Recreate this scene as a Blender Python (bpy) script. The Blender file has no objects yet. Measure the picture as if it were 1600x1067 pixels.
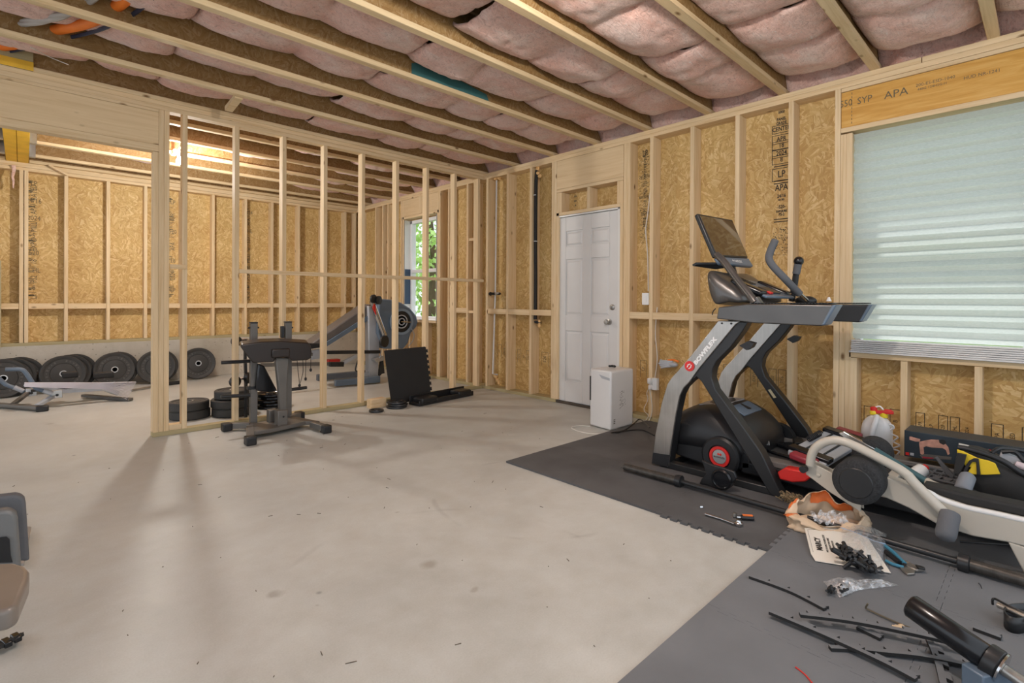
import bpy, bmesh, math, random
from mathutils import Vector, Matrix, noise
random.seed(7)
SC = bpy.context.scene
COL = SC.collection
PI = math.pi

# ------------------------------------------------------------------ camera
FPX, CY, EYE = 802.24, 472.04, 1.17
YAW, PITCH, ROLL = math.radians(46.3874), math.radians(-0.21277), math.radians(0.29469)
_f = Vector((math.cos(YAW)*math.cos(PITCH), math.sin(YAW)*math.cos(PITCH), math.sin(PITCH)))
_r = Vector((math.sin(YAW), -math.cos(YAW), 0)); _u = _r.cross(_f)
_c, _s = math.cos(ROLL), math.sin(ROLL)
CR, CU, CF = _c*_r + _s*_u, -_s*_r + _c*_u, _f
cd = bpy.data.cameras.new('camera'); cam = bpy.data.objects.new('camera', cd); COL.objects.link(cam)
cam.matrix_world = Matrix(((CR.x, CU.x, -CF.x, 0), (CR.y, CU.y, -CF.y, 0), (CR.z, CU.z, -CF.z, EYE), (0, 0, 0, 1)))
cd.sensor_fit = 'HORIZONTAL'; cd.sensor_width = 36.0; cd.lens = 36.0*FPX/1600
cd.shift_y = -(533.5-CY)/1600; cd.clip_start = 0.05; cd.clip_end = 200
SC.camera = cam

def at(x, y, ax, v):
    """point of the plane X, Y or Z = v seen along a measured direction from the eye point"""
    d = CR*((x-800)/FPX) + CU*(-(y-CY)/FPX) + CF
    o = Vector((0, 0, EYE)); i = 'XYZ'.index(ax)
    return o + d*((v-o[i])/d[i])

# ------------------------------------------------------------------ world, lamps, exposure
W = bpy.data.worlds.new('world'); SC.world = W; W.use_nodes = True
bg = W.node_tree.nodes['Background']; bg.inputs[0].default_value = (0.89, 0.965, 1.06, 1); bg.inputs[1].default_value = 0.97
def point(name, loc, power, col, rad=0.035):
    l = bpy.data.lights.new(name, 'POINT'); l.energy = power; l.color = col; l.shadow_soft_size = rad
    o = bpy.data.objects.new(name, l); COL.objects.link(o); o.location = loc; return o
point('rear_bulb_light', (1.29, 6.9, 2.66), 84, (1.0, 0.965, 0.91), 0.05)
def sun(e, d, ang=0.12):
    l = bpy.data.lights.new('sun', 'SUN'); l.energy = e; l.angle = ang; l.color = (1, .97, .92); o = bpy.data.objects.new('sun', l); COL.objects.link(o)
    o.rotation_euler = Vector(d).to_track_quat('-Z', 'Y').to_euler(); o.location = (12, 12, 12)
sun(3.2, (-0.42, -0.36, -0.83))
point('front_bulb_light', (1.55, 1.15, 2.66), 62, (1.0, 0.96, 0.90), 0.05)
SC.view_settings.view_transform = 'Standard'; SC.view_settings.look = 'None'
SC.view_settings.gamma = 1; SC.view_settings.exposure = 0.5; SC.view_settings.use_curve_mapping = False

# ------------------------------------------------------------------ materials
def new_mat(name):
    m = bpy.data.materials.new(name); m.use_nodes = True
    nt = m.node_tree; b = nt.nodes['Principled BSDF']; return m, nt, b
def nd(nt, t, **k):
    n = nt.nodes.new(t)
    for a, v in k.items(): setattr(n, a, v)
    return n
def lk(nt, a, b): nt.links.new(a, b)
def ramp(nt, src, stops):
    r = nd(nt, 'ShaderNodeValToRGB'); e = r.color_ramp.elements
    while len(e) < len(stops): e.new(0.5)
    for q, (p, c) in zip(e, stops): q.position = p; q.color = (*c, 1) if len(c) == 3 else c
    lk(nt, src, r.inputs[0]); return r.outputs[0]
def mapping(nt, scale=(1, 1, 1), rot=(0, 0, 0), src=None, rnd=False):
    if src is None:
        src = nd(nt, 'ShaderNodeTexCoord').outputs['Object']
    if rnd:
        oi = nd(nt, 'ShaderNodeObjectInfo'); ml = nd(nt, 'ShaderNodeMath', operation='MULTIPLY'); ml.inputs[1].default_value = 37.0
        lk(nt, oi.outputs['Random'], ml.inputs[0]); ad = nd(nt, 'ShaderNodeVectorMath', operation='ADD')
        lk(nt, src, ad.inputs[0]); lk(nt, ml.outputs[0], ad.inputs[1]); src = ad.outputs[0]
    mp = nd(nt, 'ShaderNodeMapping'); mp.inputs['Scale'].default_value = scale; mp.inputs['Rotation'].default_value = rot
    lk(nt, src, mp.inputs[0]); return mp.outputs[0]
def noise_t(nt, vec, scale=5, detail=3, rough=0.5, dist=0):
    n = nd(nt, 'ShaderNodeTexNoise'); n.inputs['Scale'].default_value = scale; n.inputs['Detail'].default_value = detail
    n.inputs['Roughness'].default_value = rough; n.inputs['Distortion'].default_value = dist
    lk(nt, vec, n.inputs['Vector']); return n
def mix(nt, f, a, b, mode='MIX'):
    m = nd(nt, 'ShaderNodeMix', data_type='RGBA', blend_type=mode)
    for i, v in ((0, f), (6, a), (7, b)):
        if isinstance(v, (int, float)): m.inputs[i].default_value = v
        elif isinstance(v, tuple): m.inputs[i].default_value = (*v, 1)
        else: lk(nt, v, m.inputs[i])
    return m.outputs[2]
def bump(nt, b, h, strength=0.3, dist=0.01):
    bp = nd(nt, 'ShaderNodeBump'); bp.inputs['Strength'].default_value = strength; bp.inputs['Distance'].default_value = dist
    lk(nt, h, bp.inputs['Height']); lk(nt, bp.outputs[0], b.inputs['Normal'])

def plain(name, col, rough=0.5, metal=0.0, var=0.08, nscale=6, bmp=0.0, bscale=200, coat=0.0, spec=None):
    m, nt, b = new_mat(name)
    v = mapping(nt); n = noise_t(nt, v, nscale, 4)
    hi = tuple(min(1, c*(1+var)) for c in col); lo = tuple(c*(1-var) for c in col)
    lk(nt, ramp(nt, n.outputs[0], [(0.3, lo), (0.7, hi)]), b.inputs['Base Color'])
    b.inputs['Roughness'].default_value = rough; b.inputs['Metallic'].default_value = metal
    if coat: b.inputs['Coat Weight'].default_value = coat; b.inputs['Coat Roughness'].default_value = 0.15
    if spec is not None: b.inputs['Specular IOR Level'].default_value = spec
    if bmp: bump(nt, b, noise_t(nt, v, bscale, 2).outputs[0], bmp, 0.002)
    return m

def pine(name, axis, light=(0.79, 0.635, 0.42), dark=(0.64, 0.465, 0.26), green=0.0, knots=True):
    m, nt, b = new_mat(name)
    sc = [26, 26, 26]; sc['XYZ'.index(axis)] = 1.3
    v = mapping(nt, tuple(sc), rnd=True)
    g = noise_t(nt, v, 1.5, 4, 0.6, 0.6)
    g2 = noise_t(nt, mapping(nt, (1.2, 1.2, 1.2), rnd=True), 1.0, 2)
    c1 = ramp(nt, g.outputs[0], [(0.3, dark), (0.46, tuple((a*.35+b_*.65) for a, b_ in zip(dark, light))), (0.62, light), (0.8, tuple(min(1, q*1.08) for q in light))])
    c2 = mix(nt, g2.outputs[0], c1, (0.66, 0.47, 0.27), 'MIX')
    c2 = mix(nt, 0.35, c1, c2)
    oi = nd(nt, 'ShaderNodeObjectInfo')
    tone = ramp(nt, oi.outputs['Random'], [(0, (0.93, 0.9, 0.86)), (0.5, (1.0, 0.99, 0.97)), (1, (1.0, 0.95, 0.88))])
    c2 = mix(nt, 1.0, c2, tone, 'MULTIPLY')
    if knots:
        ks = [9, 9, 9]; ks['XYZ'.index(axis)] = 4.2
        vo = nd(nt, 'ShaderNodeTexVoronoi'); vo.inputs['Scale'].default_value = 1.0
        lk(nt, mapping(nt, tuple(ks), rnd=True), vo.inputs['Vector'])
        k = ramp(nt, vo.outputs['Distance'], [(0.05, (1, 1, 1)), (0.15, (0, 0, 0))])
        sel = nd(nt, 'ShaderNodeSeparateColor'); lk(nt, vo.outputs['Color'], sel.inputs[0])
        th = nd(nt, 'ShaderNodeMath', operation='GREATER_THAN'); th.inputs[1].default_value = 0.45; lk(nt, sel.outputs[0], th.inputs[0])
        ml = nd(nt, 'ShaderNodeMath', operation='MULTIPLY'); lk(nt, k, ml.inputs[0]); lk(nt, th.outputs[0], ml.inputs[1])
        c2 = mix(nt, ml.outputs[0], c2, (0.22, 0.12, 0.05))
    if green: c2 = mix(nt, green, c2, (0.30, 0.30, 0.17))
    lk(nt, c2, b.inputs['Base Color']); b.inputs['Roughness'].default_value = 0.72; b.inputs['Specular IOR Level'].default_value = 0.25
    bump(nt, b, g.outputs[0], 0.15, 0.002)
    return m

def osb(name, plane, tint=(1, 1, 1), fl=1.0, horizontal=False):
    """flakes pressed in patches; plane is the axis the sheet's face points along"""
    m, nt, b = new_mat(name)
    tc = nd(nt, 'ShaderNodeTexCoord').outputs['Object']
    sp = nd(nt, 'ShaderNodeSeparateXYZ'); lk(nt, tc, sp.inputs[0])
    cb = nd(nt, 'ShaderNodeCombineXYZ')
    u = {'X': 1, 'Y': 0, 'Z': 0}[plane]; w = {'X': 2, 'Y': 2, 'Z': 1}[plane]
    lk(nt, sp.outputs[u], cb.inputs[0]); lk(nt, sp.outputs[w], cb.inputs[1])
    base = cb.outputs[0]
    wn = noise_t(nt, base, 9, 2)
    sub = nd(nt, 'ShaderNodeVectorMath', operation='SUBTRACT'); lk(nt, wn.outputs['Color'], sub.inputs[0]); sub.inputs[1].default_value = (.5, .5, .5)
    sc_ = nd(nt, 'ShaderNodeVectorMath', operation='SCALE'); lk(nt, sub.outputs[0], sc_.inputs[0]); sc_.inputs['Scale'].default_value = 0.010
    ad = nd(nt, 'ShaderNodeVectorMath', operation='ADD'); lk(nt, base, ad.inputs[0]); lk(nt, sc_.outputs[0], ad.inputs[1])
    base = ad.outputs[0]
    def layer(off, pscale, long_, short, spread):
        mp = nd(nt, 'ShaderNodeMapping'); mp.inputs['Location'].default_value = (off, off*1.7, 0); lk(nt, base, mp.inputs[0])
        pv = nd(nt, 'ShaderNodeTexVoronoi', voronoi_dimensions='2D'); pv.inputs['Scale'].default_value = pscale; lk(nt, mp.outputs[0], pv.inputs['Vector'])
        se = nd(nt, 'ShaderNodeSeparateColor'); lk(nt, pv.outputs['Color'], se.inputs[0])
        a = nd(nt, 'ShaderNodeMath', operation='MULTIPLY_ADD'); a.inputs[1].default_value = spread
        a.inputs[2].default_value = -spread/2 + (0 if horizontal else PI/2); lk(nt, se.outputs[0], a.inputs[0])
        vr = nd(nt, 'ShaderNodeVectorRotate', rotation_type='Z_AXIS'); lk(nt, mp.outputs[0], vr.inputs['Vector']); lk(nt, a.outputs[0], vr.inputs['Angle'])
        m2 = nd(nt, 'ShaderNodeMapping'); m2.inputs['Scale'].default_value = (long_, short, 1); lk(nt, vr.outputs[0], m2.inputs[0])
        fv = nd(nt, 'ShaderNodeTexVoronoi', voronoi_dimensions='2D'); fv.inputs['Scale'].default_value = 1; lk(nt, m2.outputs[0], fv.inputs['Vector'])
        s2 = nd(nt, 'ShaderNodeSeparateColor'); lk(nt, fv.outputs['Color'], s2.inputs[0])
        gr = noise_t(nt, m2.outputs[0], 2.2, 3)
        mm = nd(nt, 'ShaderNodeMath', operation='MULTIPLY_ADD'); mm.inputs[1].default_value = 0.42; lk(nt, gr.outputs[0], mm.inputs[0])
        m3 = nd(nt, 'ShaderNodeMath', operation='MULTIPLY'); m3.inputs[1].default_value = 0.68; lk(nt, s2.outputs[0], m3.inputs[0]); lk(nt, m3.outputs[0], mm.inputs[2])
        return mm.outputs[0], s2.outputs[1], s2.outputs[2]
    a1, k1, h1 = layer(0.0, 6/fl, 8/fl, 46/fl, 2.0)
    a2, k2, h2 = layer(5.3, 10/fl, 11/fl, 62/fl, 3.1)
    a3, k3, h3 = layer(9.1, 16/fl, 16/fl, 110/fl, 3.1)
    def pick(x, y, k, t):
        g = nd(nt, 'ShaderNodeMath', operation='GREATER_THAN'); g.inputs[1].default_value = t; lk(nt, k, g.inputs[0])
        mx = nd(nt, 'ShaderNodeMix'); lk(nt, g.outputs[0], mx.inputs[0]); lk(nt, x, mx.inputs[2]); lk(nt, y, mx.inputs[3]); return mx.outputs[0]
    v = pick(a1, a2, k2, 0.55); v = pick(v, a3, k3, 0.72)
    c = ramp(nt, v, [(0.07, (0.24, 0.12, 0.04)), (0.15, (0.49, 0.31, 0.115)), (0.45, (0.58, 0.395, 0.155)), (0.72, (0.655, 0.47, 0.205)), (1.0, (0.80, 0.64, 0.36))])
    big = noise_t(nt, base, 1.6, 3)
    c = mix(nt, 1.0, c, ramp(nt, big.outputs[0], [(0.3, (0.88, 0.82, 0.76)), (0.65, (1.04, 1.02, 1.0))]), 'MULTIPLY')
    c = mix(nt, 1.0, c, tint, 'MULTIPLY')
    lk(nt, c, b.inputs['Base Color']); b.inputs['Roughness'].default_value = 0.6; b.inputs['Specular IOR Level'].default_value = 0.3
    bump(nt, b, v, 0.25, 0.003)
    return m

def concrete(name, lo, hi, spots=False, rough=0.55):
    m, nt, b = new_mat(name); v = mapping(nt)
    n1 = noise_t(nt, v, 0.9, 5, 0.6, 0.4); n2 = noise_t(nt, v, 7, 6, 0.65); n3 = noise_t(nt, v, 160, 2)
    c = ramp(nt, n1.outputs[0], [(0.32, lo), (0.66, hi)])
    c = mix(nt, 1.0, c, ramp(nt, n2.outputs[0], [(0.28, (0.90, 0.885, 0.86)), (0.62, (1.02, 1.02, 1.02))]), 'MULTIPLY')
    c = mix(nt, 1.0, c, ramp(nt, n3.outputs[0], [(0.3, (0.95, 0.95, 0.95)), (0.7, (1.03, 1.03, 1.03))]), 'MULTIPLY')
    vo = nd(nt, 'ShaderNodeTexVoronoi'); vo.inputs['Scale'].default_value = 3.1 if not spots else 22; lk(nt, v, vo.inputs['Vector'])
    sv = nd(nt, 'ShaderNodeSeparateColor'); lk(nt, vo.outputs['Color'], sv.inputs[0])
    k = ramp(nt, vo.outputs['Distance'], [(0.015 if not spots else 0.09, (1, 1, 1)), (0.05 if not spots else 0.2, (0, 0, 0))])
    th = nd(nt, 'ShaderNodeMath', operation='GREATER_THAN'); th.inputs[1].default_value = 0.55; lk(nt, sv.outputs[0], th.inputs[0])
    ml = nd(nt, 'ShaderNodeMath', operation='MULTIPLY'); lk(nt, k, ml.inputs[0]); lk(nt, th.outputs[0], ml.inputs[1])
    c = mix(nt, ml.outputs[0], c, tuple(q*0.55 for q in lo))
    if not spots:      # spills and scuffs at their own places on the slab
        for (px_, py_, r_, dk, ring) in ((430, 928, .035, .5, 0), (670, 882, .05, .45, 0), (742, 921, .022, .4, 0), (497, 945, .012, .3, 0), (78, 662, .04, .4, 0), (560, 700, .02, .35, 0), (838, 770, .62, .22, 1), (700, 905, .7, .12, 1), (620, 800, .015, .4, 0), (365, 690, .02, .35, 0)):
            p_ = at(px_, py_, 'Z', 0); dn_ = nd(nt, 'ShaderNodeVectorMath', operation='DISTANCE'); wv = nd(nt, 'ShaderNodeVectorMath', operation='ADD')
            ns = noise_t(nt, v, 14, 3); sc2 = nd(nt, 'ShaderNodeVectorMath', operation='SCALE'); sc2.inputs['Scale'].default_value = .05 if not ring else .03
            lk(nt, ns.outputs['Color'], sc2.inputs[0]); lk(nt, v, wv.inputs[0]); lk(nt, sc2.outputs[0], wv.inputs[1]); lk(nt, wv.outputs[0], dn_.inputs[0])
            dn_.inputs[1].default_value = (p_.x+.025, p_.y+.025, .025)
            if ring:
                st = [(r_-.02, (0, 0, 0)), (r_-.006, (1, 1, 1)), (r_+.006, (1, 1, 1)), (r_+.02, (0, 0, 0))]; msk = ramp(nt, dn_.outputs['Value'], st)
                gate = ramp(nt, noise_t(nt, v, 2.3, 2).outputs[0], [(.52, (0, 0, 0)), (.6, (1, 1, 1))]); msk = mix(nt, 1.0, msk, gate, 'MULTIPLY')
            else: msk = ramp(nt, dn_.outputs['Value'], [(r_*.4, (1, 1, 1)), (r_, (0, 0, 0))])
            sc3 = mix(nt, 1.0, msk, (dk, dk, dk), 'MULTIPLY'); c = mix(nt, sc3, c, (.20, .16, .12) if not ring else (.16, .15, .14))
    lk(nt, c, b.inputs['Base Color']); b.inputs['Roughness'].default_value = rough
    rr = ramp(nt, n2.outputs[0], [(0.3, (rough*0.8,)*3), (0.7, (min(1, rough*1.2),)*3)]); lk(nt, rr, b.inputs['Roughness'])
    bump(nt, b, n2.outputs[0], 0.15 if not spots else 0.5, 0.004)
    return m

def fibreglass(name):
    m, nt, b = new_mat(name); v = mapping(nt, rnd=True)
    n1 = noise_t(nt, v, 3.2, 4, 0.6, 0.8); n2 = noise_t(nt, v, 26, 5, 0.7, 1.6); n3 = noise_t(nt, mapping(nt, (10, 60, 30), (0, 0, 0.6), rnd=True), 1, 4, 0.6, 2.0)
    c = ramp(nt, n1.outputs[0], [(0.30, (0.78, 0.44, 0.35)), (0.5, (0.81, 0.54, 0.46)), (0.72, (0.84, 0.67, 0.60))])
    c = mix(nt, 1.0, c, ramp(nt, n2.outputs[0], [(0.30, (0.66, 0.54, 0.50)), (0.45, (0.96, 0.94, 0.93)), (0.7, (1.1, 1.1, 1.1))]), 'MULTIPLY')
    c = mix(nt, ramp(nt, n3.outputs[0], [(0.60, (0, 0, 0)), (0.72, (0.75, 0.75, 0.75))]), c, (0.84, 0.76, 0.72))
    lk(nt, c, b.inputs['Base Color']); b.inputs['Roughness'].default_value = 1.0; b.inputs['Specular IOR Level'].default_value = 0.05
    b.inputs['Sheen Weight'].default_value = 0.3
    ad = nd(nt, 'ShaderNodeMath', operation='ADD'); lk(nt, n2.outputs[0], ad.inputs[0]); lk(nt, n3.outputs[0], ad.inputs[1])
    bump(nt, b, ad.outputs[0], 0.75, 0.012)
    return m

def lvl_mat(name):
    m, nt, b = new_mat(name); v = mapping(nt, (6, 1.2, 16))
    n = noise_t(nt, v, 1.6, 5, 0.6, 1.4)
    c = ramp(nt, n.outputs[0], [(0.25, (0.50, 0.235, 0.030)), (0.5, (0.62, 0.33, 0.065)), (0.75, (0.71, 0.43, 0.13))])
    lk(nt, c, b.inputs['Base Color']); b.inputs['Roughness'].default_value = 0.6; return m

def brushed(name, col, rough=0.3, axis=2):
    m, nt, b = new_mat(name); s = [120, 120, 120]; s[axis] = 3
    n = noise_t(nt, mapping(nt, tuple(s)), 1, 3); n2 = noise_t(nt, mapping(nt), 9, 3)
    lk(nt, mix(nt, 1.0, ramp(nt, n.outputs[0], [(0.3, tuple(c*0.86 for c in col)), (0.7, col)]), ramp(nt, n2.outputs[0], [(0.3, (.82, .81, .8)), (.7, (1, 1, 1))]), 'MULTIPLY'), b.inputs['Base Color'])
    b.inputs['Metallic'].default_value = 0.85; b.inputs['Roughness'].default_value = rough; return m

def film(name, alpha=0.3):
    """clear crinkled plastic film"""
    m, nt, b = new_mat(name); v = mapping(nt); n = noise_t(nt, v, 38, 4, 0.6, 1.0)
    tr = nd(nt, 'ShaderNodeBsdfTransparent'); gl = nd(nt, 'ShaderNodeBsdfGlossy'); gl.inputs['Roughness'].default_value = 0.22; gl.inputs['Color'].default_value = (1, 1, 1, 1)
    df = nd(nt, 'ShaderNodeBsdfDiffuse'); df.inputs['Color'].default_value = (0.8, 0.83, 0.86, 1)
    bp = nd(nt, 'ShaderNodeBump'); bp.inputs['Strength'].default_value = 0.9; bp.inputs['Distance'].default_value = 0.006; lk(nt, n.outputs[0], bp.inputs['Height'])
    lk(nt, bp.outputs[0], gl.inputs['Normal'])
    m1 = nd(nt, 'ShaderNodeMixShader'); m1.inputs[0].default_value = 0.55; lk(nt, df.outputs[0], m1.inputs[1]); lk(nt, gl.outputs[0], m1.inputs[2])
    m2 = nd(nt, 'ShaderNodeMixShader'); lk(nt, ramp(nt, n.outputs[0], [(0.4, (alpha*.5,)*3), (0.62, (min(1, alpha*1.9),)*3)]), m2.inputs[0]); lk(nt, tr.outputs[0], m2.inputs[1]); lk(nt, m1.outputs[0], m2.inputs[2])
    lk(nt, m2.outputs[0], nt.nodes['Material Output'].inputs[0]); return m

M = {}
M['pine_x'] = pine('pine_along_x', 'X'); M['pine_y'] = pine('pine_along_y', 'Y'); M['pine_z'] = pine('pine_upright', 'Z')
M['flange'] = pine('joist_flange', 'X', (0.74, 0.59, 0.375), (0.56, 0.41, 0.23))
M['plank'] = pine('header_plank', 'X', (0.76, 0.60, 0.385), (0.66, 0.49, 0.29))
M['plank_y'] = pine('header_plank_y', 'Y', (0.76, 0.60, 0.385), (0.66, 0.49, 0.29))
M['treated'] = pine('treated_lumber', 'X', (0.50, 0.42, 0.25), (0.36, 0.30, 0.16), 0.35)
M['treated_y'] = pine('treated_lumber_y', 'Y', (0.50, 0.42, 0.25), (0.36, 0.30, 0.16), 0.35)
M['osb_x'] = osb('strand_board_right', 'X'); M['osb_y'] = osb('strand_board_back', 'Y')
M['osb_low'] = osb('strand_board_low', 'X', (0.96, 0.93, 0.88), 1.2, True)
M['web'] = osb('joist_web_board', 'Y', (0.50, 0.44, 0.42), 0.8)
M['osb_z'] = osb('subfloor_board', 'Z', (0.7, 0.65, 0.6))
M['floor'] = concrete('floor_concrete', (0.430, 0.430, 0.400), (0.545, 0.548, 0.512), rough=0.5)
M['stem'] = concrete('stem_concrete', (0.42, 0.38, 0.31), (0.56, 0.52, 0.45), True, 0.9)
M['pink'] = fibreglass('pink_fibreglass'); M['lvl'] = lvl_mat('laminated_beam')
M['ink'] = plain('stamp_ink', (0.035, 0.028, 0.022), 0.8); M['ink_soft'] = plain('soft_stamp_ink', (0.14, 0.115, 0.07), 0.8)
M['black'] = plain('black_plastic', (0.0132, 0.0138, 0.0156), 0.42, var=0.15); M['black_gloss'] = plain('gloss_black', (0.0084, 0.0091, 0.0112), 0.22, var=0.1)
M['black_matte'] = plain('matte_black', (0.0168, 0.0162, 0.0156), 0.75, bmp=0.2)
M['steel_black'] = plain('black_painted_steel', (0.0210, 0.0216, 0.0228), 0.36, 0.1)
M['gunmetal'] = plain('gunmetal_plastic', (0.1125, 0.1087, 0.1050), 0.32, 0.55); M['grey_blue'] = plain('blue_grey_plastic', (0.12, 0.165, 0.22), 0.32)
M['silver'] = brushed('brushed_silver', (0.50, 0.475, 0.44), 0.30); M['chrome'] = plain('chrome', (0.62, 0.62, 0.62), 0.16, 1.0, 0.05)
M['steel'] = plain('bare_steel', (0.40, 0.38, 0.35), 0.35, 0.9); M['galv'] = plain('galvanised_steel', (0.55, 0.56, 0.56), 0.35, 0.8)
M['rubber'] = plain('rubber_mat', (0.088, 0.088, 0.090), 0.78, var=0.22, nscale=3, bmp=0.25)
M['tile'] = plain('foam_tile', (0.150, 0.158, 0.168), 0.75, var=0.12, nscale=3, bmp=0.3, bscale=260)
M['bumper'] = plain('bumper_rubber', (0.0374, 0.0360, 0.0338), 0.6, var=0.15, bmp=0.15)
M['cream'] = plain('cream_paint', (0.50, 0.46, 0.39), 0.33, var=0.04); M['white_paint'] = plain('white_gloss_paint', (0.72, 0.71, 0.69), 0.3, var=0.03)
M['door'] = plain('door_paint', (0.66, 0.65, 0.635), 0.45, var=0.02); M['appliance'] = plain('appliance_white', (0.70, 0.70, 0.69), 0.32, var=0.02)
M['pvc'] = plain('white_pvc', (0.72, 0.71, 0.68), 0.4, var=0.04); M['vinyl'] = plain('window_vinyl', (0.78, 0.79, 0.80), 0.35, var=0.02)
M['grip'] = plain('foam_grip', (0.115, 0.12, 0.13), 0.9, bmp=0.4); M['foam'] = plain('foam_roller', (0.0240, 0.0248, 0.0264), 0.92, var=0.5, nscale=120, bmp=0.6)
M['teal'] = plain('teal_bar', (0.055, 0.125, 0.14), 0.3, 0.3); M['red'] = plain('red_plastic', (0.62, 0.025, 0.02), 0.35, var=0.06)
M['maroon'] = plain('maroon_plastic', (0.30, 0.03, 0.045), 0.35); M['vinyl_pad'] = plain('brown_black_vinyl', (0.026, 0.017, 0.013), 0.32, var=0.12)
M['grey_paint'] = plain('warm_grey_paint', (0.1512, 0.1404, 0.1260), 0.42, 0.35); M['light_grey'] = plain('light_grey_plastic', (0.42, 0.44, 0.47), 0.4)
M['white'] = plain('white_plastic', (0.80, 0.80, 0.79), 0.35, var=0.03); M['paper'] = plain('paper', (0.74, 0.70, 0.62), 0.85, var=0.04)
M['yellow'] = plain('yellow_fabric', (0.72, 0.50, 0.02), 0.75, bmp=0.3); M['yellow_cap'] = plain('yellow_cap', (0.80, 0.62, 0.02), 0.4)
M['orange'] = plain('orange_duct', (0.85, 0.20, 0.02), 0.55, bmp=0.3); M['orange_print'] = plain('orange_print', (0.72, 0.16, 0.03), 0.6)
M['cable_blue'] = plain('dark_blue_cable', (0.022, 0.030, 0.055), 0.4); M['foil'] = plain('grey_flex_duct', (0.42, 0.38, 0.34), 0.6, bmp=0.4)
M['tan_bag'] = plain('tan_bag_plastic', (0.66, 0.49, 0.33), 0.4, var=0.12); M['blue_grip'] = plain('blue_rubber', (0.05, 0.22, 0.33), 0.5)
M['teal_foam'] = plain('teal_sill_foam', (0.04, 0.14, 0.14), 0.8); M['straw'] = plain('dry_fibre', (0.27, 0.20, 0.11), 0.85, var=0.4, nscale=60)
M['skin'] = plain('printed_skin', (0.52, 0.27, 0.20), 0.6, var=0.25, nscale=30); M['box'] = plain('dark_carton', (0.022, 0.032, 0.042), 0.45, var=0.3)
M['navy'] = plain('navy_vinyl', (0.03, 0.06, 0.12), 0.4); M['cord_white'] = plain('white_cord', (0.72, 0.70, 0.64), 0.6)
M['spray_foam'] = plain('spray_foam', (0.78, 0.50, 0.22), 0.85, var=0.15, nscale=30, bmp=0.4)
M['leaf'] = plain('leaf_green', (0.50, 0.74, 0.24), 0.6, var=0.35, nscale=4); M['bark'] = plain('bark', (0.12, 0.09, 0.06), 0.9)
M['film'] = film('clear_film', 0.26); M['zip'] = film('zip_bag_film', 0.30)
M['deck'] = plain('belt_rubber', (0.0338, 0.0345, 0.0375), 0.6, bmp=0.2)
M['rail'] = plain('side_rail', (0.16, 0.145, 0.135), 0.5)
M['blue_sticker'] = plain('label_cream', (0.62, 0.52, 0.32), 0.6)
m, nt, b = new_mat('clear_glass')
b.inputs['Base Color'].default_value = (1, 1, 1, 1)
tr = nd(nt, 'ShaderNodeBsdfTransparent'); gl = nd(nt, 'ShaderNodeBsdfGlossy'); gl.inputs['Roughness'].default_value = 0.02
ms = nd(nt, 'ShaderNodeMixShader'); ms.inputs[0].default_value = 0.06; lk(nt, tr.outputs[0], ms.inputs[1]); lk(nt, gl.outputs[0], ms.inputs[2])
lk(nt, ms.outputs[0], nt.nodes['Material Output'].inputs[0]); M['glass'] = m
m, nt, b = new_mat('screen_glass'); b.inputs['Base Color'].default_value = (0.01, 0.01, 0.011, 1); b.inputs['Roughness'].default_value = 0.05; b.inputs['Coat Weight'].default_value = 1.0; b.inputs['IOR'].default_value = 2.0; M['screen'] = m
m, nt, b = new_mat('bulb_glow'); em = nd(nt, 'ShaderNodeEmission'); em.inputs[0].default_value = (1, 0.95, 0.86, 1); em.inputs[1].default_value = 30; lk(nt, em.outputs[0], nt.nodes['Material Output'].inputs[0]); M['bulb'] = m
# paper shade: lets daylight through
m, nt, b = new_mat('pleated_shade'); df = nd(nt, 'ShaderNodeBsdfDiffuse'); tl = nd(nt, 'ShaderNodeBsdfTranslucent'); ms = nd(nt, 'ShaderNodeMixShader')
nn = noise_t(nt, mapping(nt, (1, 60, 260)), 1, 2); cc = ramp(nt, nn.outputs[0], [(0.3, (0.60, 0.655, 0.62)), (0.7, (0.68, 0.73, 0.70))])
lk(nt, cc, df.inputs[0]); lk(nt, cc, tl.inputs[0]); ms.inputs[0].default_value = 0.42
lk(nt, df.outputs[0], ms.inputs[1]); lk(nt, tl.outputs[0], ms.inputs[2]); lk(nt, ms.outputs[0], nt.nodes['Material Output'].inputs[0]); M['shade'] = m

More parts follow.
